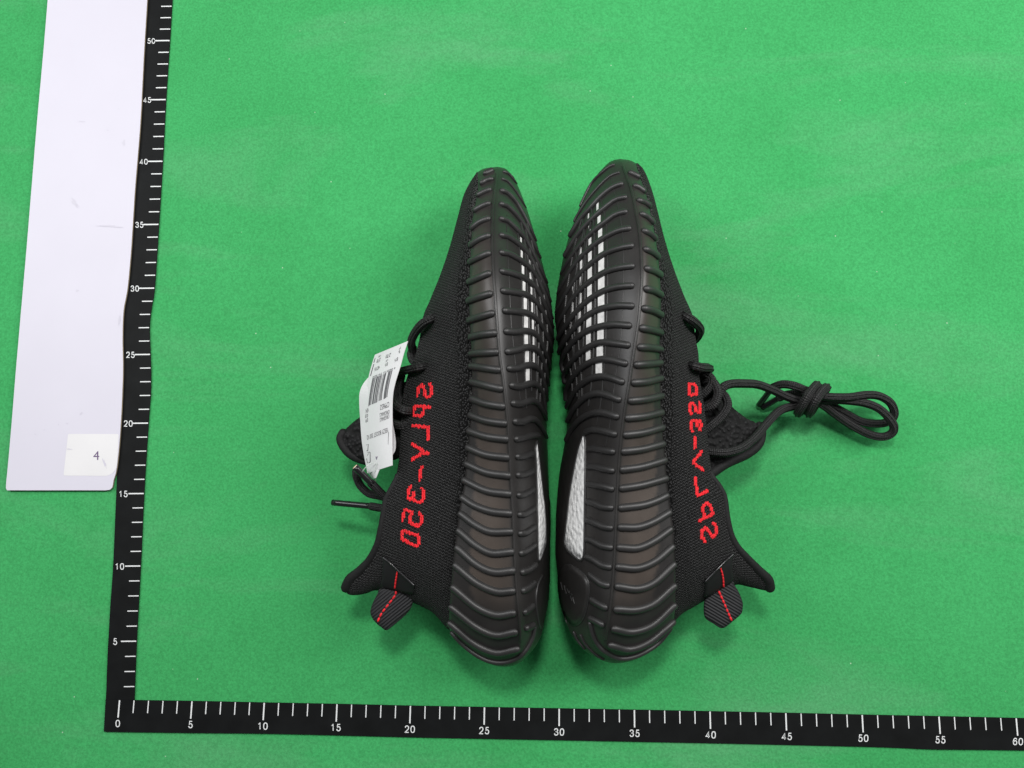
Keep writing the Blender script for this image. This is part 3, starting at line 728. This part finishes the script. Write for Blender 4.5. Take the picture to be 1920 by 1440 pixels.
def binding(s, parent, t0, t1, r0, r1, push=0):
    t = np.linspace(t0, t1, 50); P = s.pt(t, np.full(50, .985)); r = np.interp(t, [t0, t0+.06, t1], [r0, (r0+r1)/2, r1])
    P[:, 2] -= .10
    tube('collar_binding', P, r, M_bind, parent, seg=12, taper=1)
edge_thread(upL, upper)
binding(upL, sA, .004, .27, .36, .16)

# tongue, laces, pull tab
tongue = pillow('tongue', [(672,784),(657,796),(643,810),(637.5,822),(644,838),(657,853),(680,864),(715,868),(762,850),(775,800),(772,740),(762,715),(735,735),(700,765)], lambda x, y: 4.2+(x-640)*.006, 1.0, M_boucle, sA)
tp = np.array([(643,812),(638.5,823),(645,838),(658,852),(680,862),(712,868)], float)
tube('tongue_binding', resample(un(tp[:, 0], tp[:, 1], np.full(len(tp), 4.2)), 30), .30, M_bind, tongue, seg=12, taper=1)
k7 = (600, 560)
def Lc(o, q): return [(*cr(o, [(x, y)])[0], h) for x, y, h in q]
lace(sA, Lc(k7, [(905,150,6.3),(870,165,6.6),(810,200,6.4),(750,280,5.6),(725,350,5.0),(735,410,4.4),(745,470,4.0),(800,490,3.9)]))
lace(sA, Lc(k7, [(740,395,3.8),(725,440,4.2),(745,500,4.5),(800,520,4.6)]))
lace(sA, Lc(k7, [(820,535,6.5),(780,545,6.8),(710,560,6.5),(650,580,6.0),(610,620,5.3),(615,680,5.0),(625,740,4.9)]))
lace(sA, Lc(k7, [(650,610,5.0),(635,680,5.4),(625,760,5.6),(650,830,5.8)]), r=.22)
lace(sA, Lc(k7, [(705,890,6.7),(660,885,6.9),(610,850,6.6),(580,790,6.0),(575,700,5.5)]))
lace(sA, Lc(k7, [(690,1000,6.2),(640,1010,6.2),(560,980,5.8),(500,940,5.4)]))
def aglet(parent, p0, p1, r=.2):
    w = un(*np.array([p0, p1], float).T); a = tube('aglet', resample(w, 8, smooth=False), r, M_aglet, parent, seg=18)
    d = (w[0]-w[1])/np.linalg.norm(w[0]-w[1])
    tube('cord_end', np.array([w[0]-d*.05, w[0]+d*.012]), r*.82, M_core, a, seg=16)
aglet(sA, (665.5,875,6.2), (698,908,5.6), .21)
lace(sA, [(696,906,5.6),(708,918,5.3),(722,932,5.0),(740,945,4.6)], r=.24)
lace(sA, [(668,884,4.6),(669,896,4.4),(676,911,4.2),(691,925,4.1),(708,929,4.2),(730,935,4.4)], r=.24)
aglet(sA, (623.5,942.3,3.4), (698,949.3,4.1), .2)
lace(sA, [(696,949,4.1),(707,951,4.2),(722,953.5,4.3),(745,956,4.4)], r=.235)

htab = lambda x, y: 4.75+0*x
patchL = pillow('pull_tab', [(713.3,1104),(708,1113),(699,1130),(694.5,1146),(697,1157),(706,1169),(716,1177),(725,1182),(740,1171),(760.6,1153),(770,1141),(773.5,1131.5),(774.5,1120),(774.7,1109),(744,1104)], lambda x, y: 5.0+(1105-y)*.004, .50, M_web, sA, n=90, pw=3.2, uvdir=[(.62, .78), (.78, -.62)])
tabbase = surf_patch('tab_patch', upL, [(721.6,1045),(735,1056),(750,1070),(765,1083.5),(777,1095),(776,1104),(773,1112),(744,1106),(716,1100),(718,1080),(719,1060)], .10, M_web, patchL, n=70)
q = resample([(721.6,1045),(735,1056),(750,1070),(765,1083.5),(777,1095)], 16); P, N = upL.on(q, .12)
tube('hem', P, .09, M_aglet, patchL, seg=8, taper=1)
q = np.array([(747.6,1067.8),(745.5,1078),(743.5,1089),(742,1101)]); P, N = upL.on(resample(q, 36), .13)
for k in range(6): tube('stitch', P[k*6:k*6+4], .055, M_red, patchL, seg=8, taper=1)
red_stitch(patchL, [(743,1108),(740.5,1117),(727.5,1134),(715.7,1150),(707.4,1167)], lambda x, y: 5.22+(1105-y)*.0045, 7)

# ===================== second sneaker (lace bundle side) =====================
c2, c4, c6 = (1020, 280), (1020, 600), (1020, 920)
RB = [(1262,1170),(1264.4,1156),(1266.8,1120.7),(1266.8,1085),(1264.4,1031),(1262,991),(1256,943.6),(1250,895),(1246.7,855),(1242,800.7),(1239.6,753.5),(1238,706),(1237.3,659),(1238.5,612),(1239.6,563),(1237,516),(1233.7,481),(1229,445),(1220.7,405),(1212,367),(1202,336.7),(1192,306)]
RC = [(1131,1240),(1134.5,1201),(1141.6,1156),(1147.5,1109),(1151,1061.7),(1154,1002.6),(1157,931),(1161,860),(1166.4,808),(1172,765),(1181.7,706),(1191,642.5),(1197,602),(1200.6,563),(1203,516),(1202,480.7),(1199.5,440.6),(1192.4,398),(1185,360),(1174.7,329.6),(1163,298)]
RD = [(1054,1146.7),(1047,1109),(1044.8,1073.5),(1041,1033),(1042,1002.6),(1042.4,967),(1044.8,930.6),(1049.5,883),(1057.8,836),(1062.5,800.7),(1062.5,770),(1061,741.7),(1057.8,706),(1050.7,671),(1044.8,635),(1042.4,612),(1040,599),(1043.6,551.5),(1049.5,516),(1056.6,480.7),(1064.9,450),(1076.7,414.6),(1090.8,379),(1105,350.8),(1121.5,325)]
Rheel = [(1262,1170),(1249,1189),(1232.5,1208),(1209,1227),(1185,1239),(1159,1243.5),(1145,1242.6),(1131,1239),(1110,1229),(1091,1215),(1074,1196),(1063.7,1172.6),(1054,1146.7)]
Rtoe = [(1192,306),(1185,302),(1176,299.5),(1163,298),(1152,300),(1140,306),(1121.5,325)]
solR = Sole(RB, RC, RD, Rheel, Rtoe, 7, 3,
            ([0, .06, .15, .35, .55, .7, .82, .92, 1], [7.6, 7.9, 8.2, 8.6, 9.6, 9.9, 9.4, 8.4, 7]), ([0, .2, .4, .6, .8, 1], [.9, 1.0, 1.3, 1.6, 1.5, 1.0]))
RA = [(1446.5,1102),(1445,1089),(1425.5,1068),(1402,1044),(1383,1023),(1371,997),(1365,966),(1360.5,931),(1350,909.6),(1335.8,889),(1331,857.6),(1327.5,824.6),(1324,791.5),(1320.4,761),(1314.5,725),(1311,702),(1309.8,666),(1305,638),(1298,590.7),(1284.5,558.6),(1268,516),(1256,480.7),(1243,436),(1232.5,393),(1220.7,351),(1205,315),(1196,306)]
RhU = [(1256,1172),(1263,1167),(1280,1150),(1296,1141),(1325,1124),(1355,1108),(1380.6,1096.5),(1404,1100.5),(1432.6,1107),(1441,1107),(1446.5,1102)]
upR = Upper(solR, RA, RhU, 0, .60, .70, hA)
sB = thing('sneaker', 'black knit sneaker lying on its side with its laces knotted into a bundle', 'sneaker', (35, 19, 0), 'pair of black sneakers')
sole = build_sole(solR, sB); upper = build_upper(upR, sB)
side = [cr(c2, q) for q in ([(690,190),(742,218)], [(728,295),(755,308),(785,330)], [(757,410),(790,420),(828,445)], [(780,520),(815,538),(855,575)], [(797,652),(835,670),(875,705)], [(808,797),(850,815),(897,850)], [(817,950),(865,965),(918,995)], [(812,1110),(865,1122),(922,1155)], [(797,1265),(860,1280),(925,1315)])]
side += [cr(c4, q) for q in ([(778,65),(845,78),(922,100)], [(763,215),(840,220),(922,232)], [(737,355),(825,350),(920,342)], [(717,497),(815,490),(922,465)], [(692,640),(805,630),(927,605)], [(668,777),(795,765),(928,735)], [(652,910),(780,895),(932,855)], [(637,1042),(780,1025),(938,985)], [(627,1187),(780,1165),(952,1115)], [(622,1335),(780,1310),(962,1260)])]
side += [cr(c6, q) for q in ([(615,135),(780,115),(890,80),(968,42)], [(610,290),(740,290),(860,250),(988,176)], [(602,450),(740,455),(870,400),(998,310)], [(592,605),(740,615),(880,560),(1012,450)], [(587,760),(740,778),(880,725),(1024,590)], [(577,940),(730,945),(880,890),(1028,760)], [(557,1095),(700,1120),(870,1060),(1028,915)], [(532,1225),(680,1258),(850,1190),(1018,1045)])]
for q in side: surf_rib('rib', solR, q, .235, M_rib, sole)
bot = [cr(c2, q) for q in ([(550,125),(500,152),(400,245),(330,350),(270,450)], [(590,187),(520,217),(430,303),(330,425),(240,570)], [(610,280),(540,308),(450,380),(380,458),(290,560),(215,680)], [(640,385),(570,402),(480,470),(400,540),(330,612),(250,710),(175,840)], [(642,500),(570,520),(490,578),(400,650),(330,718),(250,812),(160,950)], [(672,632),(600,645),(500,692),(400,762),(300,855),(220,955),(145,1080)], [(692,770),(620,782),(500,822),(400,890),(300,980),(220,1080),(130,1230)], [(697,930),(600,942),(500,972),(400,1030),(300,1112),(220,1208),(120,1380)], [(692,1085),(600,1092),(500,1117),(400,1170),(300,1250),(200,1370),(120,1500)], [(692,1245),(600,1242),(500,1256),(400,1292),(300,1362),(200,1480),(120,1610)])]
bot += [cr(c4, q) for q in ([(672,45),(560,37),(450,52),(350,87),(260,152),(180,255),(120,390)], [(662,200),(560,186),(460,178),(360,215),(270,282),(190,385),(150,480)], [(642,345),(540,318),(450,312),(350,347),(270,412),(200,520),(170,620)], [(617,490),(520,455),(420,452),(330,492),(250,572),(190,690)], [(592,630),(500,594),(420,584),(330,618),(250,702),(195,800)], [(577,765),(480,738),(390,742),(300,787),(230,862),(185,950)], [(562,905),(470,882),(390,872),(335,890)], [(547,1045),(470,1035),(400,1022),(345,1025)], [(542,1195),(470,1182),(400,1165),(345,1165)], [(537,1340),(470,1323),(400,1311),(345,1300)])]
bot += [cr(c6, q) for q in ([(532,135),(470,130),(400,102),(340,82)], [(527,295),(470,286),(400,256),(338,232)], [(527,450),(460,437),(390,402),(335,382)], [(517,605),(460,591),(390,547),(332,522)], [(502,750),(450,732),(360,662)], [(487,925),(440,902),(375,862)], [(462,1060),(420,1037),(365,1012)])]
for k, q in enumerate(bot): surf_rib('rib', solR, q if k < 17 else resample(q, 40)[:37], .12 if k < 2 else .22 if k < 16 else .205, M_rib, sole, ext=k < 16)
surf_rib('heel_rim', solR, cr(c6, [(368,1055),(395,1160),(440,1235),(510,1295),(600,1330),(720,1315),(850,1250),(940,1175),(1000,1095)]), .17, M_rib, sole, n=40)
for q in ([(292,1150),(330,1220),(400,1290),(470,1335)], [(238,1125),(270,1190),(320,1250)]): surf_rib('rib', solR, cr(c6, q), .10, M_rib, sole)
surf_rib('seam', solR, [tuple(solR.C(np.array([k]))[0]) for k in np.linspace(.045, .985, 40)], .085, M_sole, sole, n=90); surf_rib('seam_groove', solR, [tuple(solR.C(np.array([k]))[0]+np.array([1.4, 0])) for k in np.linspace(.045, .985, 40)], .024, M_groove, sole, n=90, lift=1.6)
grid_bars(solR, sole, [(cr(c2, [(530,230),(590,460),(625,680),(632,900),(630,1100),(620,1300)])+cr(c4, [(615,100),(600,250),(575,400),(555,560),(545,700),(520,850),(490,1000)]), .035),
    (cr(c2, [(450,400),(490,560),(503,800),(506,1000),(503,1200),(495,1400)])+cr(c4, [(490,200),(480,350),(465,520),(450,670),(420,830)]), .045),
    (cr(c2, [(375,460),(397,600),(404,800),(408,1000),(408,1200),(405,1400)])+cr(c4, [(400,120),(397,250),(390,350),(378,520),(355,680)]), .085),
    (cr(c2, [(310,560),(326,700),(330,900),(328,1100),(325,1300)])+cr(c4, [(320,60),(312,250),(300,400),(285,560),(265,760)]), .085),
    (cr(c2, [(240,720),(258,850),(262,1000),(260,1150),(255,1350)])+cr(c4, [(245,60),(240,250),(232,420)]), .08)], (1.72, 1.80, 1.88), .50, .90)
cl = [(x, y, min(5.8, 1.8+.85*k)) for k, (x, y) in enumerate( cr(c2, [(426,490),(438,592),(447,692),(453,806),(456,925),(456,1060),(455,1190),(454,1328)])+cr(c4, [(453,8),(450,118),(445,255),(437,390)]))]
cl += [(x, y, min(4.0, 1.0+.7*k)) for k, (x, y) in enumerate( cr(c2, [(354,580),(362,665),(366,768),(366,880),(365,998),(363,1112),(362,1240),(359,1362)])+cr(c4, [(356,20),(354,148),(352,282)]))]
cl += [(x, y, 1.8) for x, y in cr(c2, [(290,850),(296,945),(294,1062),(290,1185),(284,1312)])+cr(c4, [(281,92)])]
cl += [(x, y, 1.1) for x, y in cr(c2, [(232,1150),(228,1290),(215,1410)])+cr(c4, [(214,72)])]
cells(solR, bot, sole, cl, 0)
winR = [(1094.4,813.7),(1085,841),(1076.7,878.6),(1068.4,926),(1063.7,967),(1059.7,1002.6),(1059.2,1019),(1064.9,1033),(1079,1045),(1088.5,1051.8),(1094,1045),(1096,1026),(1096.7,967),(1097.4,920),(1098,883),(1098,836),(1096.7,819.6)]
surf_patch('foam_window', solR, winR, .03, M_foam, sole, 90)
surf_rib('window_frame', solR, winR+winR[:1], .085, M_rib, sole, n=90, lift=.1)
em = [(1071,1060),(1085.5,1069),(1099,1081),(1104.4,1095.5),(1104.4,1118),(1099,1145.5),(1092,1162),(1082,1171),(1072,1169),(1062,1156),(1055,1140),(1050,1118),(1048,1090),(1053,1070),(1061,1061)]
pad = surf_patch('emblem_pad', solR, em, .10, M_sole, sole, 70, dome=.04)
surf_rib('emblem_rim', solR, em+em[:1], .075, M_rib, sole, n=80)
def C9(q): return [(1030+x/9, 1040+y/9) for x, y in q]
for q in ([(228,470),(240,530),(255,590)], [(285,520),(300,590),(318,655)], [(335,575),(360,640)], [(365,610),(385,660),(420,665),(400,700)], [(430,720),(455,820)], [(390,700),(415,770)]):
    p, N = solR.on(resample(C9(q), 8), .14); tube('emblem_mark', p, .035, M_rib, sole, seg=6, taper=1, up=N)
l3, l4 = (1270, 700), (1270, 860)
for st in ([L8(l3, [(180,160),(250,160),(290,220),(285,310),(240,325),(185,325),(170,250),(180,160)])],
           [L8(l3, [(205,610),(180,540),(185,470),(230,450),(265,500),(275,575),(340,580),(345,520),(325,430)])],
           [L8(l3, [(220,870),(200,790),(215,720),(280,710),(290,790)]), L8(l3, [(285,720),(335,710),(355,780),(330,850)])],
           [L8(l3, [(262,965),(258,1040),(260,1110)])],
           [L8(l4, [(360,-105),(310,-40),(250,30),(240,60),(290,100),(380,165)])],
           [L8(l4, [(265,290),(285,430),(305,560),(440,485)])],
           [L8(l4, [(330,935),(440,880),(530,830),(500,720),(440,660),(385,720),(385,790),(410,880)])],
           [L8(l4, [(410,1240),(370,1180),(360,1100),(420,1040),(470,1090),(530,1180),(580,1120),(575,1010),(540,970)])]):
    stitches('letter', upR, st, upper, w=2.5, dx=2.7, dy=2.4)
edge_thread(upR, upper)
binding(upR, sB, .004, .27, .34, .16)
tongue = pillow('tongue', [(1300,705),(1325,704),(1336,711),(1352,735),(1371,761),(1399.5,784),(1420,794),(1428,808),(1422,834),(1399.5,851),(1362,867),(1336,885),(1305,870),(1300,800)], lambda x, y: 4.4-(x-1330)*.008, 1.0, M_boucle, sB)
tp = np.array([(1424,800),(1427,812),(1421,833),(1399,851),(1362,868),(1332,888)], float)
tube('tongue_binding', resample(un(tp[:, 0], tp[:, 1], 4.4-(tp[:, 0]-1330)*.008), 30), .34, M_bind, tongue, seg=12, taper=1)
lace(sB, [(1282,590,6.4),(1288,594,6.7),(1300,602,6.5),(1311,613,5.8),(1312,624,5.2),(1306,634,4.6),(1298,640,4.2)])
lace(sB, [(1298,684,6.5),(1304,686,6.8),(1315,689,6.6),(1326,689.5,6.0),(1331,692,5.2),(1326,697,4.6)])
lace(sB, [(1312,744,5.2),(1321,737,5.4),(1333,724,5.5),(1334,710,5.4),(1322,702,5.2),(1310,700,5.0)])
lace(sB, [(1314,766,5.4),(1325,765,5.6),(1339,757,5.8),(1346,738,5.8),(1341,722,5.6),(1332,714,5.3),(1322,716,5.0)])
lace(sB, [(1320,809,5.4),(1331,800,5.5),(1350,784,5.5),(1363,765,5.5),(1363,750,5.4),(1354,739,5.1),(1342,742,4.8)])
lace(sB, [(1348,742,5.2),(1354,728,5.4),(1368,720,5.3),(1394,719,4.9),(1420,721,4.4),(1447,731,3.8),(1470,742,3.2),(1492,750,2.7),(1510,754,2.4),(1525,756,2.3)], n=80)
lace(sB, [(1322,845,5.3),(1340,848,5.4),(1364,848,5.4),(1392,839,5.1),(1417,819,4.6),(1438,794,3.9),(1462,770,3.1),(1490,761,2.5),(1512,759,2.2),(1528,755,2.1)], n=80)
def Kb(q): return [(1360+x/5.333, 680+y/5.333, h) for x, y, h in q]
lace(sB, Kb([(960,330,2.5),(800,275,2.7),(700,235,2.8),(580,215,2.5),(490,240,2.0),(450,275,1.6)]), n=50)
aglet(sB, (1360+335/5.333, 680+425/5.333, .24), (1360+450/5.333, 680+275/5.333, 1.6), .2)
lace(sB, Kb([(940,350,2.1),(800,320,2.0),(700,310,1.8),(600,325,1.5),(540,350,1.25)]), n=40)
aglet(sB, (1360+365/5.333, 680+452/5.333, .22), (1360+545/5.333, 680+347/5.333, 1.25), .2)
lace(sB, Kb([(800,300,2.7),(980,335,2.8),(1100,345,2.7),(1250,343,2.5),(1400,322,2.2),(1530,332,1.9),(1640,392,1.6),(1688,475,1.3),(1675,550,1.0),(1600,600,.8),(1490,610,.8),(1350,585,1.0),(1200,505,1.3),(1080,440,1.6),(980,395,1.9),(820,340,2.1)]), n=150)
lace(sB, Kb([(820,345,2.2),(980,375,2.3),(1100,372,2.3),(1250,382,2.2),(1400,405,2.1),(1520,452,2.0),(1620,535,1.8),(1685,635,1.5),(1665,705,1.2),(1570,742,1.0),(1430,715,1.0),(1260,625,1.2),(1090,510,1.6),(970,420,2.0),(820,360,2.0)]), n=150)
for q in ([(915,225,2.9),(870,270,3.3),(815,350,3.45),(765,440,3.1),(730,495,2.5),(735,500,1.6),(790,420,1.3),(850,320,1.4),(905,245,2.1)],
          [(1010,250,2.9),(960,290,3.3),(905,370,3.45),(865,445,3.1),(838,500,2.5),(842,505,1.6),(890,430,1.3),(945,330,1.4),(1000,265,2.1)]):
    w = un(*np.array(Kb(q)).T); tube('lace', resample(w, 70, closed=True), .285, M_cord, sB, seg=36, ridges=7, closed=True)
patchR = pillow('pull_tab', [(1324,1121),(1319.5,1136),(1321.6,1157.7),(1337,1169),(1354.7,1178),(1374,1165),(1390,1150.6),(1392.5,1140),(1392.5,1129),(1385.4,1110.4),(1378,1098),(1371,1088),(1350,1101)], lambda x, y: 5.0+(1105-y)*.004, .50, M_web, sB, n=90, pw=3.2, uvdir=[(-.5, .86), (.86, .5)])
surf_patch('tab_patch', upR, [(1370,1040),(1355,1054),(1338,1071),(1322.6,1087),(1322,1104),(1322.5,1119),(1348,1103),(1372,1087),(1371,1063)], .10, M_web, patchR, n=70)
q = resample([(1371,1039.5),(1355,1054),(1338,1071),(1321.6,1088)], 16); P, N = upR.on(q, .12)
tube('hem', P, .09, M_aglet, patchR, seg=8, taper=1)
P, N = upR.on(resample([(1348.3,1063),(1352,1074),(1354,1086),(1354.7,1098.6)], 36), .13)
for k in range(6): tube('stitch', P[k*6:k*6+4], .055, M_red, patchR, seg=8, taper=1)
red_stitch(patchR, [(1348.3,1110),(1356,1127),(1364,1146),(1372.4,1164.7)], lambda x, y: 5.22+(1105-y)*.0045, 7)

# ------------------------------------------------------------------ paper tag
tag = thing('paper_tag', 'white paper tag printed with a barcode and size text hanging by the laces', 'tag', un(710, 770, 5.0))
def card(name, Lp, Rp, hl, hr, mat, th=.035, n=40, m=12):
    a = resample(Lp, n); b = resample(Rp, n); hl = np.interp(np.linspace(0, 1, n), np.linspace(0, 1, len(hl)), hl); hr = np.interp(np.linspace(0, 1, n), np.linspace(0, 1, len(hr)), hr)
    def at(u, v):        # u across 0..1, v along 0..1
        iv = np.clip(v, 0, 1)*(n-1); k = np.arange(n)
        L = np.stack([np.interp(iv, k, a[:, 0]), np.interp(iv, k, a[:, 1])], -1); R = np.stack([np.interp(iv, k, b[:, 0]), np.interp(iv, k, b[:, 1])], -1)
        p = L+(R-L)*u[..., None]; h = np.interp(iv, k, hl)*(1-u)+np.interp(iv, k, hr)*u+.25*np.sin(u*math.pi)
        return un(p[..., 0], p[..., 1], h)
    vv, uu = np.meshgrid(np.linspace(0, 1, n), np.linspace(0, 1, m), indexing='ij')
    G = at(uu, vv); dn = np.cross(G[:, 1:2]-G[:, :1], np.roll(G, -1, 0)[:, :1]-G[:, :1]).mean((0, 1)); dn /= np.linalg.norm(dn); dn *= np.sign(dn[2])
    V = np.vstack([G.reshape(-1, 3), (G-dn*th).reshape(-1, 3)]); k = n*m
    F = grid_faces(n, m)+[(d+k, c+k, b_+k, a_+k) for a_, b_, c, d in grid_faces(n, m)]
    rim = [i*m for i in range(n)]+[(n-1)*m+j for j in range(1, m)]+[i*m+m-1 for i in range(n-2, -1, -1)]+[j for j in range(m-2, 0, -1)]
    F += [(rim[i], rim[(i+1) % len(rim)], rim[(i+1) % len(rim)]+k, rim[i]+k) for i in range(len(rim))]
    return mesh_obj(name, V, F, mat, tag, smooth=False), at, dn
cardL = [(703,665),(697,684),(691,707),(684,745),(680,790),(681,833),(688.6,887.6)]
cardR = [(764.5,639.5),(757,662),(750.6,686),(741,717),(736,745),(735.2,800),(735.5,872.5)]
front, at, dn = card('front_card', cardL, cardR, [5.6, 5.6, 5.5, 5.4, 5.3], [8.3, 8.1, 7.7, 7.4, 7.3], M_paper)
card('back_card', [(716,690),(697,702),(682,718),(674.5,735),(673.5,755),(675.5,790),(679,833),(688,880),(699,898)],
     [(745,690),(742,705),(738,725),(735.5,750),(736,790),(740,815),(741.8,833),(738,850),(715,875),(705,896)], [5.3, 5.2, 5.0, 5.0, 5.0], [7.4, 7.2, 7.0, 6.9, 6.3], M_paper)
def inv_uv(px, py):
    """card parameter for a photo pixel"""
    u, v = .5, .5
    from_ = lambda u, v: None
    a = resample(cardL, 200); b = resample(cardR, 200)
    best = None
    i = np.arange(200)[:, None]; uu = np.linspace(0, 1, 120)[None]
    X = a[i, 0]*(1-uu)+b[i, 0]*uu; Y = a[i, 1]*(1-uu)+b[i, 1]*uu
    k = np.argmin((X-px)**2+(Y-py)**2); return (k % 120)/119., (k//120)/199.
CW, CH = 3.6, 7.6
def tag_text(txt, p0, p1, hcm, mat=M_ink, name='print'):
    """text whose baseline runs between two photo pixels, printed on the card"""
    u0, v0 = inv_uv(*p0); u1, v1 = inv_uv(*p1)
    V, F = text_mesh(txt); wd = V[:, 0].max()-V[:, 0].min(); ht = V[:, 1].max()-V[:, 1].min()
    a = np.array([u0*CW, -v0*CH]); b = np.array([u1*CW, -v1*CH]); d = b-a; L = np.linalg.norm(d); d /= L; nn = np.array([-d[1], d[0]])
    s = V[:, 0]/wd*L; r = V[:, 1]/ht*hcm; q = (a+b)/2+s[:, None]*d+r[:, None]*nn
    mesh_obj(name, at(q[:, 0]/CW, -q[:, 1]/CH)+dn*.014, F, mat, front, smooth=False)
def D(o, x, y): return (660+x/9.6, o+y/9.6)
T5, T6 = 630, 760
tag_text('270', D(T5,700,340), D(T5,610,375), .26); tag_text('270', D(T5,515,420), D(T5,445,455), .26)
tag_text('8', D(T5,870,270), D(T5,845,295), .26); tag_text('JP', D(T5,885,205), D(T5,850,225), .16); tag_text('UK', D(T5,525,355), D(T5,475,375), .13)
tag_text('8\u00bd', D(T5,830,410), D(T5,765,450), .26); tag_text('8\u00bd', D(T5,645,500), D(T5,590,530), .24); tag_text('42\u2154', D(T5,495,565), D(T5,405,605), .26); tag_text('US', D(T5,650,435), D(T5,612,455), .14)
tag_text('4 060515 741504', D(T5,785,570), D(T5,370,745), .13)
tag_text('CP9652', D(T5,670,1225), D(T5,510,1290), .33); tag_text('ORIGINALS', D(T6,680,115), D(T6,500,185), .25); tag_text('ORIGINALS', D(T6,675,195), D(T6,500,265), .25)
tag_text('YEEZY BOOST 350 V2', D(T6,655,440), D(T6,270,580), .28); tag_text('VN', D(T6,300,70), D(T6,250,110), .3); tag_text('03', D(T6,290,180), D(T6,240,205), .22); tag_text('09', D(T6,290,260), D(T6,245,285), .22)
tag_text('4', D(T6,465,930), D(T6,430,955), .22, M_ink2)
def tag_quad(p, mat=M_ink, name='print'):
    uv_ = [inv_uv(*q) for q in p]; U = np.array([q[0] for q in uv_]); Vv = np.array([q[1] for q in uv_])
    # strip along the card so it follows its bend
    n = 10; A = []
    for k in np.linspace(0, 1, n):
        A += [(U[0]+(U[3]-U[0])*k, Vv[0]+(Vv[3]-Vv[0])*k), (U[1]+(U[2]-U[1])*k, Vv[1]+(Vv[2]-Vv[1])*k)]
    A = np.array(A); mesh_obj(name, at(A[:, 0], A[:, 1])+dn*.014, [(2*k, 2*k+1, 2*k+3, 2*k+2) for k in range(n-1)], mat, front, smooth=False)
xs = [0, .035, .06, .10, .125, .16, .20, .28, .31, .36, .385, .44, .47, .50, .545, .57, .60, .64, .66, .70, .80, .86, .875, .93, .955, 1.0]
for k in range(0, len(xs)-1, 2):
    tl = lambda s: D(T5, 372+s*(730-372), 765-s*150); bl = lambda s: D(T5, 292+s*(640-292), 1265-s*165)
    tag_quad([tl(xs[k]), tl(xs[k+1]), bl(xs[k+1]), bl(xs[k])], name='barcode_bar')
for (x0, y0, x1, y1, w) in ((418,395,395,480,14),(395,505,335,720,14)):
    tag_quad([D(T5,x0-w/2,y0), D(T5,x0+w/2,y0), D(T5,x1+w/2,y1), D(T5,x1-w/2,y1)])
tag_quad([D(T6,655,485), D(T6,663,485), D(T6,655,700), D(T6,647,700)])
for (x0, y0, x1, y1, w) in ((290,700,262,712,9),(295,700,285,820,9),(285,820,262,815,9),(325,845,265,855,9),(328,845,330,1020,8),(330,1020,300,1030,8),(300,870,280,910,8),(265,960,280,1040,9)):
    if abs(x1-x0) > abs(y1-y0): tag_quad([D(T6,x0,y0-w/2), D(T6,x0,y0+w/2), D(T6,x1,y1+w/2), D(T6,x1,y1-w/2)])
    else: tag_quad([D(T6,x0-w/2,y0), D(T6,x0+w/2,y0), D(T6,x1+w/2,y1), D(T6,x1-w/2,y1)])
w = un(*np.array([(704,867,6.5),(694,870,6.4),(684,878,6.3),(678.5,888,6.0),(681,899,5.6),(690,908,5.2),(700,918,4.8),(704,905,5.2),(703,885,6.2),(706,868,6.55)], float).T)
tube('tag_string', resample(w, 60), .03, M_clear, tag, seg=8)

for o in bpy.data.objects:
    if '_o' in o: del o['_o']
